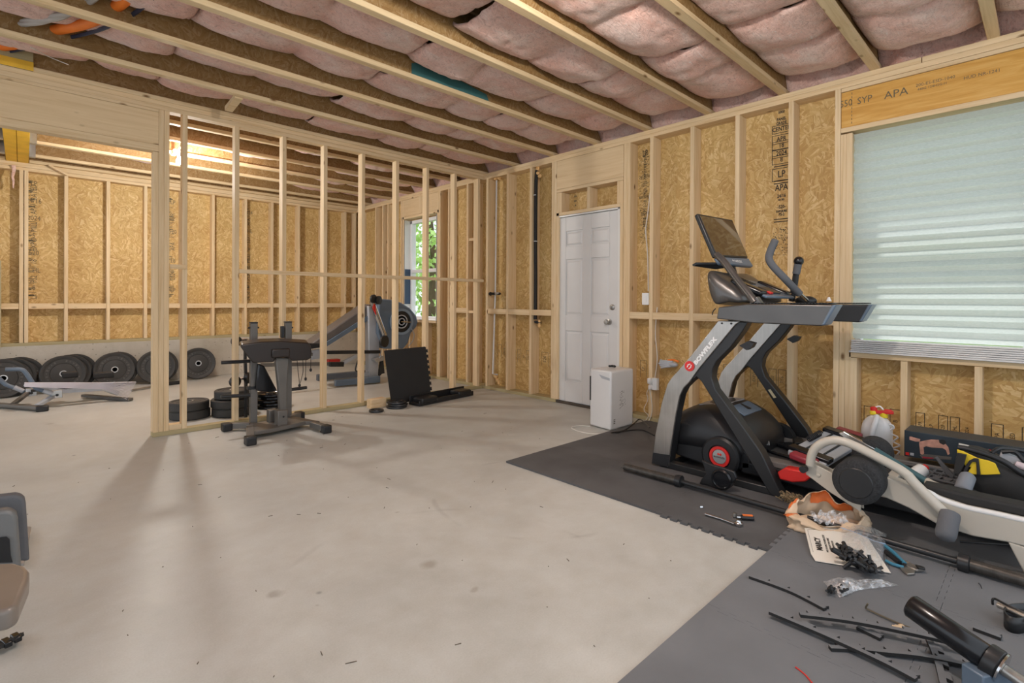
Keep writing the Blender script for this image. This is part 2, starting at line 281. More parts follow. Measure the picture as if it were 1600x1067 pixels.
# ------------------------------------------------------------------ mesh building
class MB:
    def __init__(s): s.v = []; s.f = []
    def add(s, vs, fs):
        o = len(s.v); s.v += [Vector(p) for p in vs]; s.f += [tuple(i+o for i in f) for f in fs]; return s
    def box(s, a, b):
        x0, y0, z0 = (min(a[i], b[i]) for i in range(3)); x1, y1, z1 = (max(a[i], b[i]) for i in range(3))
        return s.add([(x0,y0,z0),(x1,y0,z0),(x1,y1,z0),(x0,y1,z0),(x0,y0,z1),(x1,y0,z1),(x1,y1,z1),(x0,y1,z1)],
                     [(0,3,2,1),(4,5,6,7),(0,1,5,4),(1,2,6,5),(2,3,7,6),(3,0,4,7)])
    def obox(s, c, size, ax, ay=None):
        """box centred on c, first axis ax, second roughly ay"""
        ax = Vector(ax).normalized(); up = Vector(ay) if ay else Vector((0, 0, 1))
        if abs(ax.dot(up.normalized())) > .99: up = Vector((1, 0, 0))
        az = ax.cross(up).normalized(); ay = az.cross(ax).normalized(); c = Vector(c); h = [q/2 for q in size]
        P = [c + ax*(i*h[0]) + ay*(j*h[1]) + az*(k*h[2]) for k in (-1, 1) for j in (-1, 1) for i in (-1, 1)]
        return s.add(P, [(0,1,3,2),(4,6,7,5),(0,4,5,1),(2,3,7,6),(0,2,6,4),(1,5,7,3)])
    def prism(s, pts, d):
        n = len(pts); d = Vector(d); P = [Vector(p) for p in pts]
        nr = Vector((0, 0, 0))
        for i in range(n): nr += P[i].cross(P[(i+1) % n])
        if nr.dot(d) > 0: P.reverse()
        return s.add(P + [p+d for p in P], [tuple(range(n)), tuple(range(2*n-1, n-1, -1))] + [(i, i+n, (i+1) % n+n, (i+1) % n) for i in range(n)])
    def tube(s, path, r, seg=10, sect=None, up=None, closed=False):
        """round tube (or a section of (a,b) offsets) along path; r one radius or one per point"""
        P = [Vector(p) for p in path]; n = len(P)
        R = r if isinstance(r, (list, tuple)) else [r]*n
        T = []
        for i in range(n):
            a = P[max(i-1, 0)]; b = P[min(i+1, n-1)]
            if closed: a = P[i-1]; b = P[(i+1) % n]
            T.append((b-a).normalized())
        u = Vector(up) if up else Vector((0, 0, 1))
        if abs(u.dot(T[0])) > .95: u = Vector((1, 0, 0)) if abs(T[0].x) < .9 else Vector((0, 1, 0))
        u = (u - T[0]*u.dot(T[0])).normalized()
        S = sect or [(math.cos(2*PI*k/seg), math.sin(2*PI*k/seg)) for k in range(seg)]; k = len(S); V = []
        for i in range(n):
            if i: u = (u - T[i]*u.dot(T[i])).normalized()
            w = T[i].cross(u); q = R[i] if not sect or isinstance(r, (list, tuple)) else (1 if r is None else r)
            V += [P[i] + u*(a*q) + w*(b_*q) for a, b_ in S]
        F = [(i*k+j, i*k+(j+1) % k, (i+1)*k+(j+1) % k, (i+1)*k+j) for i in range(n-1) for j in range(k)]
        if closed: F += [((n-1)*k+j, (n-1)*k+(j+1) % k, (j+1) % k, j) for j in range(k)]
        else: F += [tuple(range(k-1, -1, -1)), tuple((n-1)*k+j for j in range(k))]
        return s.add(V, F)
    def lathe(s, prof, o, axis=(0, 0, 1), seg=24):
        """prof: (radius, height) pairs along axis from o"""
        a = Vector(axis).normalized(); u = a.orthogonal().normalized(); w = a.cross(u); o = Vector(o); n = len(prof); V = []
        for r, h in prof:
            V += [o + a*h + (u*math.cos(2*PI*j/seg) + w*math.sin(2*PI*j/seg))*max(r, 1e-5) for j in range(seg)]
        F = [(i*seg+j, i*seg+(j+1) % seg, (i+1)*seg+(j+1) % seg, (i+1)*seg+j) for i in range(n-1) for j in range(seg)]
        if prof[0][0] > 1e-4: F.append(tuple(range(seg-1, -1, -1)))
        if prof[-1][0] > 1e-4: F.append(tuple((n-1)*seg+j for j in range(seg)))
        return s.add(V, F)
    def ring(s, o, axis, ro, ri, h, seg=28):
        a = Vector(axis).normalized(); return s.lathe([(ri, 0), (ro, 0), (ro, h), (ri, h), (ri, 0)], o, a, seg)
    def grid(s, fn, nu, nv, wrap=False):
        V = [Vector(fn(i/nu, j/nv)) for i in range(nu+1) for j in range(nv+1)]
        return s.add(V, [(i*(nv+1)+j, (i+1)*(nv+1)+j, (i+1)*(nv+1)+j+1, i*(nv+1)+j+1) for i in range(nu) for j in range(nv)])
    def ball(s, c, r, n=10, m=14):
        c = Vector(c); R = r if isinstance(r, (tuple, list)) else (r, r, r)
        return s.grid(lambda a, b: c + Vector((R[0]*math.sin(PI*a)*math.cos(2*PI*b), R[1]*math.sin(PI*a)*math.sin(2*PI*b), R[2]*math.cos(PI*a))), n, m)
    def build(s, name, mat, parent=None, smooth=False, bevel=0.0, solid=0.0, sub=0, weld=True, segs=2, ang=40, recalc=True):
        me = bpy.data.meshes.new(name); me.from_pydata([tuple(p) for p in s.v], [], s.f); me.validate()
        b = bmesh.new(); b.from_mesh(me)
        if weld: bmesh.ops.remove_doubles(b, verts=b.verts, dist=1e-5)
        if recalc: bmesh.ops.recalc_face_normals(b, faces=b.faces)
        b.to_mesh(me); b.free()
        me.materials.append(M[mat] if isinstance(mat, str) else mat)
        o = bpy.data.objects.new(name, me); COL.objects.link(o)
        if parent: put(o, parent)
        if solid: q = o.modifiers.new('solid', 'SOLIDIFY'); q.thickness = solid; q.offset = 0
        if bevel: q = o.modifiers.new('bevel', 'BEVEL'); q.width = bevel; q.segments = segs; q.limit_method = 'ANGLE'; q.angle_limit = math.radians(35)
        if sub: q = o.modifiers.new('sub', 'SUBSURF'); q.levels = sub; q.render_levels = sub
        if smooth or bevel:
            for p in me.polygons: p.use_smooth = True
            if not sub: me.set_sharp_from_angle(angle=math.radians(ang))
        return o
def put(o, parent):
    """parent o; its shape is written in room coordinates, so undo the root's own place"""
    root = parent
    o.parent = parent
    if root.parent is None and root.type == 'EMPTY': o.location = -root.location
def tag(o, label=None, cat=None, group=None, kind=None):
    if label: o['label'] = label
    if cat: o['category'] = cat
    if group: o['group'] = group
    if kind: o['kind'] = kind
    return o
def thing(name, loc, label, cat, group=None):
    o = bpy.data.objects.new(name, None); COL.objects.link(o); o.location = loc; o.empty_display_size = .05
    return tag(o, label, cat, group)
def struct(name, loc=(0, 0, 0)):
    o = bpy.data.objects.new(name, None); COL.objects.link(o); o.location = loc; return tag(o, kind='structure')
def curve(pts, n=6, closed=False):
    """Catmull-Rom through pts"""
    P = [Vector(p) for p in pts]; out = []; N = len(P)
    for i in range(N if closed else N-1):
        if closed: p0, p1, p2, p3 = P[i-1], P[i], P[(i+1) % N], P[(i+2) % N]
        else: p0, p1, p2, p3 = P[max(i-1, 0)], P[i], P[i+1], P[min(i+2, N-1)]
        for k in range(n):
            t = k/n; out.append(0.5*((2*p1) + (p2-p0)*t + (2*p0-5*p1+4*p2-p3)*t*t + (3*p1-p0-3*p2+p3)*t**3))
    if not closed: out.append(P[-1])
    return out
def text(name, s, loc, size, right, up, mat, parent=None, thick=0.0004, sx=1.0, align='CENTER', bold=0.0):
    c = bpy.data.curves.new(name, 'FONT'); c.body = s; c.size = size; c.align_x = align; c.align_y = 'CENTER'; c.extrude = thick; c.offset = bold; c.resolution_u = 2
    t = bpy.data.objects.new(name, c); me = bpy.data.meshes.new_from_object(t); bpy.data.objects.remove(t)
    r = Vector(right).normalized(); u = Vector(up); u = (u - r*u.dot(r)).normalized(); n = r.cross(u); loc = Vector(loc)
    for v in me.vertices: v.co = loc + r*(v.co.x*sx) + u*v.co.y + n*v.co.z
    me.materials.clear(); me.materials.append(M[mat]); me.name = name
    o = bpy.data.objects.new(name, me); COL.objects.link(o)
    if parent: put(o, parent)
    return o

# ------------------------------------------------------------------ the room
XW, XO, YP, YB, YO = 4.43, 4.57, 5.20, 8.78, 8.92      # stud faces and sheathing of the right wall, partition face, back wall faces
ZT, ZJ = 2.765, 2.841                                   # underside and top of the doubled plates
floor = MB().add([(-4.5, -3.5, 0), (4.9, -3.5, 0), (4.9, 9.3, 0), (-4.5, 9.3, 0), (-4.5, -3.5, -.1), (4.9, -3.5, -.1), (4.9, 9.3, -.1), (-4.5, 9.3, -.1)],
    [(0, 1, 2, 3), (7, 6, 5, 4), (0, 4, 5, 1), (1, 5, 6, 2), (2, 6, 7, 3), (3, 7, 4, 0)]).build('floor', 'floor')
tag(floor, kind='structure')

# right wall: 2x6 studs, strand board, plates, door opening, two windows
wr = struct('wall_right')
W1 = (-0.85, 1.03, 0.80, 2.42)      # near window opening: y0, y1, z0, z1
W2 = (6.28, 7.16, 0.86, 2.44)       # rear room window
D = (3.05, 3.92, 0, 2.13)           # door opening
def osb_sheet(y0, y1, z0, z1, mat='osb_x'):
    MB().box((XO, y0, z0), (XO+.012, y1, z1)).build('strand_board', mat, wr)
osb_sheet(-1.4, W1[0], 0, 3.14); osb_sheet(W1[0], W1[1], 0, W1[2], 'osb_low'); osb_sheet(W1[0], W1[1], W1[3], 3.14)
for y0, y1 in ((W1[1], D[0]), (D[1], W2[0]), (W2[1], YO)):
    osb_sheet(y0, y1, 0, 1.02, 'osb_low'); osb_sheet(y0, y1, 1.02, 3.14)
osb_sheet(D[0], D[1], D[3], 3.14); osb_sheet(W2[0], W2[1], 0, W2[2], 'osb_low'); osb_sheet(W2[0], W2[1], W2[3], 3.14)
def stud_r(y, z0=0.038, z1=ZT, t=0.038, x0=XW, x1=XO-.001):
    return MB().box((x0, y-t/2, z0), (x1, y+t/2, z1)).build('stud', 'pine_z', wr, bevel=0.002, segs=1)
for y in (4.74, 4.33, 3.975, 3.937): stud_r(y)
stud_r(5.135)
for y in (2.99, 2.952): stud_r(y)                 # king pair right of the door
stud_r(3.033, z1=2.40)                            # jack stud
for y in (2.69, 2.273, 1.862, 1.437): stud_r(y)
for y in (1.113,): stud_r(y)
for y in (1.074, 1.036): stud_r(y, z1=W1[3])
for y in (1.0, 0.702, 0.318, -0.09, -0.5): stud_r(y, z1=W1[2]-.04, t=.038)
for y in (-0.89, -0.93, -1.3): stud_r(y)
for y in (8.70, 8.09, 7.85, 7.68, 7.26, 7.20, 6.24, 6.20, 5.98, 5.55, 5.40): stud_r(y)
for y in (7.0, 6.6): stud_r(y, z1=W2[2]-.04)
for y0, y1 in ((-1.4, D[0]), (D[1], YO)):
    MB().box((XW, y0, 0), (XO, y1, .038)).build('bottom_plate', 'treated_y', wr, bevel=.002, segs=1)
MB().box((XW, -1.4, ZT), (XO, YO, ZT+.0375)).build('top_plate', 'pine_y', wr, bevel=.002, segs=1)
MB().box((XW, .62, ZT+.038), (XO, YO, ZJ)).build('top_plate', 'pine_y', wr, bevel=.002, segs=1)
MB().box((XW, -1.4, ZT+.038), (XO, .615, ZJ)).build('top_plate', 'pine_y', wr, bevel=.002, segs=1)
def block_r(y0, y1, z, h=.038+.03, d=.14):
    MB().box((XW+.002, y0, z-h/2), (XW+.038, y1, z+h/2)).build('blocking', 'pine_y', wr, bevel=.002, segs=1)
for a, b_ in ((2.933, 2.709), (2.671, 2.292), (2.254, 1.881), (1.843, 1.456), (1.418, 1.132), (5.116, 4.759), (4.721, 4.349), (4.311, 3.994), (5.96, 5.57), (8.68, 8.11), (7.66, 7.30), (8.07, 7.87)):
    block_r(a, b_, 1.025)
# ledges in the narrow bay beside the partition
for z in (0.99, 1.98): MB().box((XW+.01, 5.42, z), (XO-.01, 5.53, z+.038)).build('blocking', 'pine_y', wr, bevel=.002, segs=1)
# header over the door and the cripples beneath it
MB().box((XW+.002, 3.014, 2.44), (XW+.04, 3.918, ZT-.002)).build('header', 'plank_y', wr, bevel=.002, segs=1)
MB().box((XW, 3.014, 2.402), (XO, 3.918, 2.438)).build('header_plate', 'pine_y', wr, bevel=.002, segs=1)
for y in (3.86, 3.46, 3.07): stud_r(y, 2.17, 2.40)
MB().box((XW, 3.052, 2.135), (XO, 3.918, 2.17)).build('header_plate', 'pine_y', wr, bevel=.002, segs=1)
stud_r(3.899, z1=2.40)
# header over the near window: yellow laminated beam with its stamps
MB().box((XW+.012, W1[0]-.06, 2.47), (XO-.02, 1.093, 2.735)).build('laminated_header', 'lvl', wr, bevel=.002, segs=1)
MB().box((XW+.004, W1[0]-.06, 2.737), (XO, 1.093, ZT-.001)).build('header_plate', 'pine_y', wr, bevel=.002, segs=1)
MB().box((XW+.002, W1[0]-.06, 2.432), (XO, 1.093, 2.468)).build('header_plate', 'pine_y', wr, bevel=.002, segs=1)
XR = XW+.0118
def wtext(s, x, y, size, rot=None, mat='ink_soft', sx=1.0, X=XR, parent=wr):
    p = at(x, y, 'X', X)
    return text('stamp', s, p, size, (0, -1, 0), (0, 0, 1), mat, parent, sx=sx)
for s, x, y, sz, sx in (('550', 1322, 162, .072, .75), ('SYP', 1351, 156, .070, .85), ('APA', 1400, 146, .075, 1.0), ('200-ES-ESD-1040', 1461, 127, .029, 1.0), ('448G 124H2G-H', 1456, 135, .022, 1.0), ('HUD NR-1241', 1534, 116, .030, .95)):
    o = wtext(s, x, y, sz, sx=sx)
for k in range(9):      # broken printed line
    MB().box((XR-.0004, 1.024, 2.49+k*.027), (XR, 1.028, 2.505+k*.027)).build('stamp', 'ink_soft', wr)
# header over the rear room window
MB().box((XW+.002, 6.22, 2.50), (XW+.04, 7.24, ZT-.002)).build('header', 'plank_y', wr, bevel=.002, segs=1)
MB().box((XW, 6.22, 2.46), (XO, 7.24, 2.498)).build('header_plate', 'pine_y', wr, bevel=.002, segs=1)
MB().box((XW-.004, 6.66, 2.50), (XW+.03, 6.75, ZT)).build('stud', 'pine_z', wr, bevel=.002, segs=1)
MB().box((XW, W2[0], W2[2]-.038), (XO, W2[1], W2[2])).build('window_sill', 'pine_y', wr, bevel=.002, segs=1)

# back wall: concrete stem with a framed wall on top
wb = struct('wall_back')
ZS = 0.57
MB().box((-3.0, YB, 0), (XW+.3, YB+.25, ZS)).build('concrete_stem', 'stem', wb, bevel=.004)
MB().box((-3.0, YO, ZS), (XW+.2, YO+.012, 3.14)).build('strand_board', 'osb_y', wb)
MB().box((-3.0, YB+.002, ZS), (XW-.001, YO, ZS+.04)).build('bottom_plate', 'treated', wb, bevel=.002, segs=1)
MB().box((-3.0, YB, ZT-.02), (XW-.001, YO, ZT+.018)).build('top_plate', 'pine_x', wb, bevel=.002, segs=1)
MB().box((-3.0, YB, ZT+.02), (XW-.001, YO, ZJ)).build('top_plate', 'pine_x', wb, bevel=.002, segs=1)
SB = [-1.2, -.85, -.4, -.015, .03, .405, .835, 1.25, 1.685, 2.095, 2.55, 2.95, 3.38, 3.79, 4.21, 4.40]
for x in SB: MB().box((x-.019, YB, ZS+.04), (x+.019, YO, ZT-.02)).build('stud', 'pine_z', wb, bevel=.002, segs=1)
for a, b_ in zip(SB[:-1], SB[1:]):
    if b_-a > .1: MB().box((a+.0195, YB+.012, 1.03), (b_-.0195, YB+.05, 1.10)).build('blocking', 'pine_x', wb, bevel=.002, segs=1)
MB().box((-.40, YB-.03, ZS), (-.19, YB+.02, 1.62)).build('stud', 'treated', wb, bevel=.002, segs=1)

# partition: 2x4 studs with a plank header over the wide opening
wp = struct('wall_partition')
Y1 = YP+.089
SP = [1.435, 1.86, 2.275, 2.70, 3.125, 3.54, 3.96, 4.345]
for x in [.848, .8865, 1.02]+SP: MB().box((x-.019, YP, .038), (x+.019, Y1, ZT)).build('stud', 'pine_z', wp, bevel=.002, segs=1)
MB().box((.79, YP, .038), (.8285, Y1, 2.405)).build('stud', 'pine_z', wp, bevel=.002, segs=1)
MB().box((.79, YP, 0), (XW-.001, Y1, .038)).build('bottom_plate', 'treated', wp, bevel=.002, segs=1)
MB().box((-3, YP, ZT), (XW-.001, Y1, ZT+.0375)).build('top_plate', 'pine_x', wp, bevel=.002, segs=1)
MB().box((-3, YP, ZT+.038), (XW-.001, Y1, ZJ)).build('top_plate', 'pine_x', wp, bevel=.002, segs=1)
MB().box((-3, YP+.002, 2.465), (.8285, YP+.04, ZT-.025)).build('header', 'plank', wp, bevel=.002, segs=1)
MB().box((-3, YP+.05, 2.465), (.8285, Y1-.002, ZT-.025)).build('header', 'plank', wp, bevel=.002, segs=1)
MB().box((-3, YP, ZT-.0245), (.8285, Y1, ZT-.0005)).build('header_plate', 'pine_x', wp, bevel=.002, segs=1)
MB().box((-3, YP, 2.408), (.8285, Y1, 2.4645)).build('header_plate', 'pine_x', wp, bevel=.002, segs=1)
MB().box((1.455, YP-.008, 1.408), (XW-.002, YP+.028, 1.446)).build('blocking', 'pine_x', wp, bevel=.002, segs=1)
MB().box((.91, YP-.012, 1.425), (1.03, YP+.024, 1.463)).build('blocking', 'pine_x', wp, bevel=.002, segs=1)

MB().box((.907, YP+.002, .0385), (1.0, Y1-.002, .085)).build('blocking', 'pine_x', wp, bevel=.002, segs=1)
# ------------------------------------------------------------------ ceiling: I-joists, subfloor, pink batts
ce = struct('ceiling')
MB().box((-3.2, -1.0, 3.16), (4.8, 9.2, 3.18)).build('subfloor', 'osb_z', ce)
JY = [-0.36+.621*k for k in range(15)]
JY[8], JY[9] = 4.62, 5.225
for k in range(10, 15): JY[k] = 5.225+.60*(k-9)
JY[14] = 8.36; JY.append(8.76)
joists = []
for y in JY:
    root = bpy.data.objects.new('floor_joist', None); COL.objects.link(root); put(root, ce)
    x1 = 4.56
    for xa, xb in (((-3.1, -.155), (.055, x1)) if y > 5.3 else ((-3.1, x1),)):
        MB().box((xa, y-.03, ZJ), (xb, y+.03, ZJ+.036)).build('flange', 'flange', root, bevel=.003, segs=1)
        MB().box((xa, y-.03, 3.123), (xb, y+.03, 3.159)).build('flange', 'flange', root)
        MB().box((xa, y-.005, ZJ+.036), (xb, y+.005, 3.123)).build('web', 'web', root)
MB().box((XO-.008, -1.0, ZJ), (XO+.03, YO, 3.159)).build('rim_board', 'osb_x', ce)
MB().box((-3.1, YO, ZJ), (4.5, YO+.03, 3.159)).build('rim_board', 'osb_y', ce)
# laminated beam of the rear room, hung in line with the joists
bm = bpy.data.objects.new('laminated_beam', None); COL.objects.link(bm); put(bm, ce)
yb = plain('yellow_beam_face', (.80, .47, .035), .6, var=.12)
for x in (-.15, -.048): MB().box((x, 5.20, ZJ), (x+.098, YO-.01, ZJ+.30)).build('ply', yb, bm, bevel=.002, segs=1)
for y in JY[10:15]:
    for sx, x in ((1, .052), (-1, -.152)):
        q = MB().box((x, y-.036, ZJ-.004), (x+sx*.055, y+.036, ZJ-.001))
        q.box((x, y-.038, ZJ-.004), (x+sx*.055, y-.033, ZJ+.17)); q.box((x, y+.033, ZJ-.004), (x+sx*.055, y+.038, ZJ+.17))
        q.box((x, y-.075, ZJ+.02), (x+sx*.003, y-.036, ZJ+.20)); q.build('joist_hanger', 'galv', bm)
MB().box((-.153, 5.19, ZJ+.0), (.053, 5.2005, ZJ+.22)).build('end_block', 'treated', bm)
MB().box((-.155, 5.1885, ZJ), (.055, 5.19, ZJ+.065)).build('painted_edge', yb, bm)

def batt(xa, xb, ya, yb, seed, low, hang=0.0):
    """one batt: sags between joists, pinched where stays hold it up"""
    rs = random.Random(seed); L = xb-xa
    cr = [0.0]; 
    while cr[-1] < L: cr.append(cr[-1] + rs.uniform(.55, 1.15))
    sc = L/cr[-1]; cr = [c*sc for c in cr]
    amp = [rs.uniform(.75, 1.25) for _ in cr]; skew = [rs.uniform(-.12, .12) for _ in cr]
    nu = max(6, int(L/.03)); nv = 20
    def fn(a, b):
        x = a*L; s = b-.5
        xx = x + 0.0
        i = max(k for k in range(len(cr)) if cr[k] + skew[k]*s*0 <= x + 1e-6); i = min(i, len(cr)-2)
        t = (xx-cr[i] - skew[i]*s)/(cr[i+1]-cr[i]); t = min(1, max(0, t))
        pil = (math.sin(PI*t)**.30)
        edge = (1-abs(2*s)**2.6)
        z = low + .060 - (.045 + .060*amp[i]*pil)*(edge**.6) - .012*pil
        nz = noise.noise(Vector((x*3.1+seed, b*3, seed*.7)))*.022 + noise.noise(Vector((x*11, b*7+seed, 2)))*.009 + noise.noise(Vector((x*30, b*22, seed)))*.0035
        return (xa+x, ya+(yb-ya)*b, min(z + nz*(.35+edge), 3.10))
    mb = MB().grid(fn, nu, nv)
    o = mb.build('insulation_batt', 'pink', ce, smooth=True, solid=0.02, ang=80)
    return o
sd = 1
for i in range(len(JY)-1):
    ya, yb = JY[i]+.008, JY[i+1]-.008
    if i < 9:
        xs = [-3.0, -1.7, -.45, .8, 2.05, 3.3, 4.36]
    else: xs = [.1, 1.6, 3.1, 4.36]
    if i == 14: xs = [.1, 2.2, 4.36]
    for a, b_ in zip(xs[:-1], xs[1:]):
        low = 2.955 + (0.035 if a < 2 else 0) + (0.02 if i in (5, 7) else 0) + (.02 if i > 9 else 0) + (-.02 if i < 4 else 0)
        sd += 1; batt(a+.004, b_-.004, ya, yb, sd, low + random.uniform(-.012, .012))
    if i < 9 or True:   # end batt folded down over the rim above the plate
        mb = MB().grid(lambda a, b, ya=ya, yb=yb, s=sd: (4.375+.15*math.sin(PI*b*.5)+noise.noise(Vector((a*5+s, b*3, 1)))*.02, ya+(yb-ya)*a, 3.10-.25*b+noise.noise(Vector((a*6+s, 0, 3)))*.02), 14, 8)
        mb.build('insulation_batt', 'pink', ce, smooth=True, solid=0.02, ang=80)
# batts seen left of the rear beam
for i in range(9, 15):
    batt(-3.0, -.2, JY[i]+.008, JY[i+1]-.008, 70+i, 2.95)

# ------------------------------------------------------------------ door_1, windows, daylight side
def X_(pts, X): return [at(x, y, 'X', X) for x, y in pts]
def Y_(pts, Y): return [at(x, y, 'Y', Y) for x, y in pts]
def Z_(pts, Z): return [at(x, y, 'Z', Z) for x, y in pts]
dr = struct('door_1', (4.47, 3.5, 0))
dy0, dy1, dz1 = 3.085, 3.905, 2.112
slab = MB(); XD = 4.452
slab.box((XD+.012, dy0, .03), (XD+.045, dy1, dz1))
cols = [(dy0+.11, dy0+.355), (dy0+.465, dy1-.11)]; rows = [(.26, .83), (1.01, 1.63), (1.78, 1.95)]
ys = [dy0, cols[0][0], cols[0][1], cols[1][0], cols[1][1], dy1]; zs = [.03, .26, .83, 1.01, 1.63, 1.78, 1.95, dz1]
for i in (0, 2, 4): slab.box((XD, ys[i], .03), (XD+.0121, ys[i+1], dz1))
for i in (1, 3):
    for j in (0, 2, 4, 6): slab.box((XD, ys[i], zs[j]), (XD+.0121, ys[i+1], zs[j+1]))
slab.build('door_panel', 'door', dr, bevel=.005, weld=False)
pn = MB()
for y0, y1 in cols:
    for z0, z1 in rows:
        a = .032
        pn.add([(XD+.0115, y0+.012, z0+.012), (XD+.0115, y1-.012, z0+.012), (XD+.0115, y1-.012, z1-.012), (XD+.0115, y0+.012, z1-.012),
                (XD+.002, y0+a, z0+a), (XD+.002, y1-a, z0+a), (XD+.002, y1-a, z1-a), (XD+.002, y0+a, z1-a)],
               [(4, 5, 6, 7), (0, 1, 5, 4), (1, 2, 6, 5), (2, 3, 7, 6), (3, 0, 4, 7)])
pn.build('raised_panel', 'door', dr)
fr = MB().box((XW+.004, D[0]+.003, .035), (XO+.01, dy0-.003, 2.132)).box((XW+.004, dy1+.003, .035), (XO+.01, D[1]-.022, 2.132)).box((XW+.004, D[0]+.003, dz1+.004), (XO+.01, D[1]-.022, 2.133))
fr.build('door_frame', 'white_paint', dr, bevel=.002, segs=1)
MB().box((XW+.006, D[0], 0), (XO+.03, D[1], .028)).build('threshold', plain('threshold_bronze', (.09, .07, .055), .45, .3), dr, bevel=.003)
for z in (1.88, 1.09, .30):
    MB().box((XD-.004, dy1-.006, z-.045), (XD+.002, dy1+.014, z+.045)).tube([(XD-.007, dy1+.005, z-.05), (XD-.007, dy1+.005, z+.05)], .006).build('hinge', 'steel', dr)
kp = at(952, 503, 'X', XD); kn = MB().lathe([(.032, 0), (.032, .006), (.014, .010), (.012, .035), (.024, .042), (.028, .055), (.022, .068), (0, .070)], kp, (-1, 0, 0))
kn.build('door_knob', 'steel', dr, smooth=True)
kp = at(957, 480, 'X', XD); MB().lathe([(.030, 0), (.030, .008), (.022, .014), (0, .014)], kp, (-1, 0, 0)).box(kp+Vector((-.03, -.004, -.014)), kp+Vector((-.012, .004, .014))).build('deadbolt', 'steel', dr, smooth=True)
MB().box((XD+.046, dy0, .03), (XD+.06, dy1, dz1)).build('outer_skin', 'door', dr)

w1 = struct('window_1', (4.5, .1, .8))
y0, y1, z0, z1 = W1
f = MB(); X0, X1 = XO-.03, XO+.05
for a, b_ in (((y0, z0), (y0+.05, z1)), ((y1-.05, z0), (y1, z1)), ((y0, z0), (y1, z0+.05)), ((y0, z1-.05), (y1, z1)), ((y0+.05, 1.58), (y1-.05, 1.63)), ((.06, z0), (.12, z1))):
    f.box((X0, a[0], a[1]), (X1, b_[0], b_[1]))
f.build('window_frame', 'vinyl', w1, bevel=.003, segs=1)
MB().box((X0+.03, y0+.04, z0+.04), (X0+.034, y1-.04, z1-.04)).build('pane', 'glass', w1)
MB().box((XW+.0, y0, z0-.038), (XO, y1, z0)).build('window_sill', 'pine_y', w1, bevel=.002, segs=1)
MB().box((XW+.002, y1-.007, z0), (XO-.03, y1-.001, z1)).box((XW+.002, y0+.001, z0), (XO-.03, y0+.007, z1)).box((XW-.002, y0, z0-.001), (XO-.03, y1, z0+.012)).build('house_wrap', 'white_paint', w1)
# pleated paper shade hung in the opening
sh = thing('pleated_window_shade', (XW+.03, .1, z0), 'pale grey-green pleated paper shade filling the big window beside the treadmill', 'window shade')
PP = .0735; n = int((z1-.02-(z0+.105))/PP*2); prof = []
zz = z1-.012; k = 0
while zz > z0+.10:
    prof.append((XW+.020+(.030 if k % 2 else 0), zz)); zz -= PP/2; k += 1
mb = MB(); V = []
for x, z in prof: V += [(x, y0+.01, z), (x, y1-.016, z)]
mb.add(V, [(2*i, 2*i+1, 2*i+3, 2*i+2) for i in range(len(prof)-1)])
mb.build('pleated_fabric', 'shade', sh)
for k in range(6):
    zf = z0+.014+k*.0135; MB().box((XW-.030+.004*(k % 2)+.002*k, y0+.01, zf), (XW+.045, y1-.016, zf+.0115)).build('folded_pleat', 'white_paint', sh, bevel=.0045, segs=2)
MB().box((XW-.032, y0+.01, z0+.001), (XW+.045, y1-.016, z0+.013)).build('bottom_rail', 'white_paint', sh, bevel=.003)

w2 = struct('window_2', (4.5, 6.7, .86))
y0, y1, z0, z1 = W2
f = MB()
for a, b_ in (((y0, z0), (y0+.045, z1)), ((y1-.045, z0), (y1, z1)), ((y0, z0), (y1, z0+.05)), ((y0, z1-.05), (y1, z1)), ((y0+.04, 1.60), (y1-.04, 1.65))):
    f.box((X0, a[0], a[1]), (X1, b_[0], b_[1]))
f.build('window_frame', 'vinyl', w2, bevel=.003, segs=1)
MB().box((X0+.03, y0+.04, z0+.04), (X0+.034, y1-.04, z1-.04)).build('pane', 'glass', w2)
wrp = MB().box((XW+.002, y1-.007, z0), (XO-.03, y1-.001, z1)).box((XW+.002, y0+.001, z0), (XO-.03, y0+.007, z1)).box((XW+.001, y0, z0), (XO-.03, y1, z0+.01)).build('house_wrap', 'white_paint', w2)
MB().box((XW+.006, y1-.012, 1.10), (XW+.115, y1-.0075, 1.66)).build('house_wrap', 'navy', w2)

# outdoors: a lawn, an unseen overhang above, trees beyond the rear window
lawn = MB().box((4.8, -14, -.5), (34, 34, -.35)).build('lawn', plain('lawn_grass', (.10, .16, .045), .95, var=.4, nscale=3)); tag(lawn, kind='structure')
ev = struct('unseen_eave'); MB().box((4.6, -3, 2.75), (5.0, 10, 2.9)).build('shading_soffit', 'white_paint', ev)  # out of view; added and sized to shade the top of the near window
def tree(x, y, h, r, seed, label):
    rs = random.Random(seed); t = thing('broadleaf_tree', (x, y, -.35), label, 'tree', 'trees outside the rear window')
    MB().tube([(x, y, -.35), (x+.05, y-.04, h*.5), (x, y+.08, h*.85)], [.14, .09, .03], 8).build('trunk', 'bark', t, smooth=True)
    mb = MB()
    for k in range(900):
        d = Vector((rs.gauss(0, 1), rs.gauss(0, 1), rs.gauss(0, 1))).normalized()*(rs.random()**.45)
        c = Vector((x, y, h*.55)) + Vector((d.x*r, d.y*r, d.z*h*.55)); s = rs.uniform(.07, .14)
        n = Vector((rs.uniform(-1, 1), rs.uniform(-1, 1), rs.uniform(-1, 1))).normalized(); u = n.orthogonal().normalized()*s; w = n.cross(u)
        mb.add([c-u, c-w*.5, c+u, c+w*.5], [(0, 1, 2, 3)])
    mb.build('foliage', 'leaf', t, weld=False, recalc=False)
tree(7.6, 11.0, 4.4, 1.3, 3, 'leafy tree seen through the right half of the rear room window')
tree(8.6, 14.6, 3.0, 1.3, 4, 'low leafy tree seen through the left half of the rear room window')
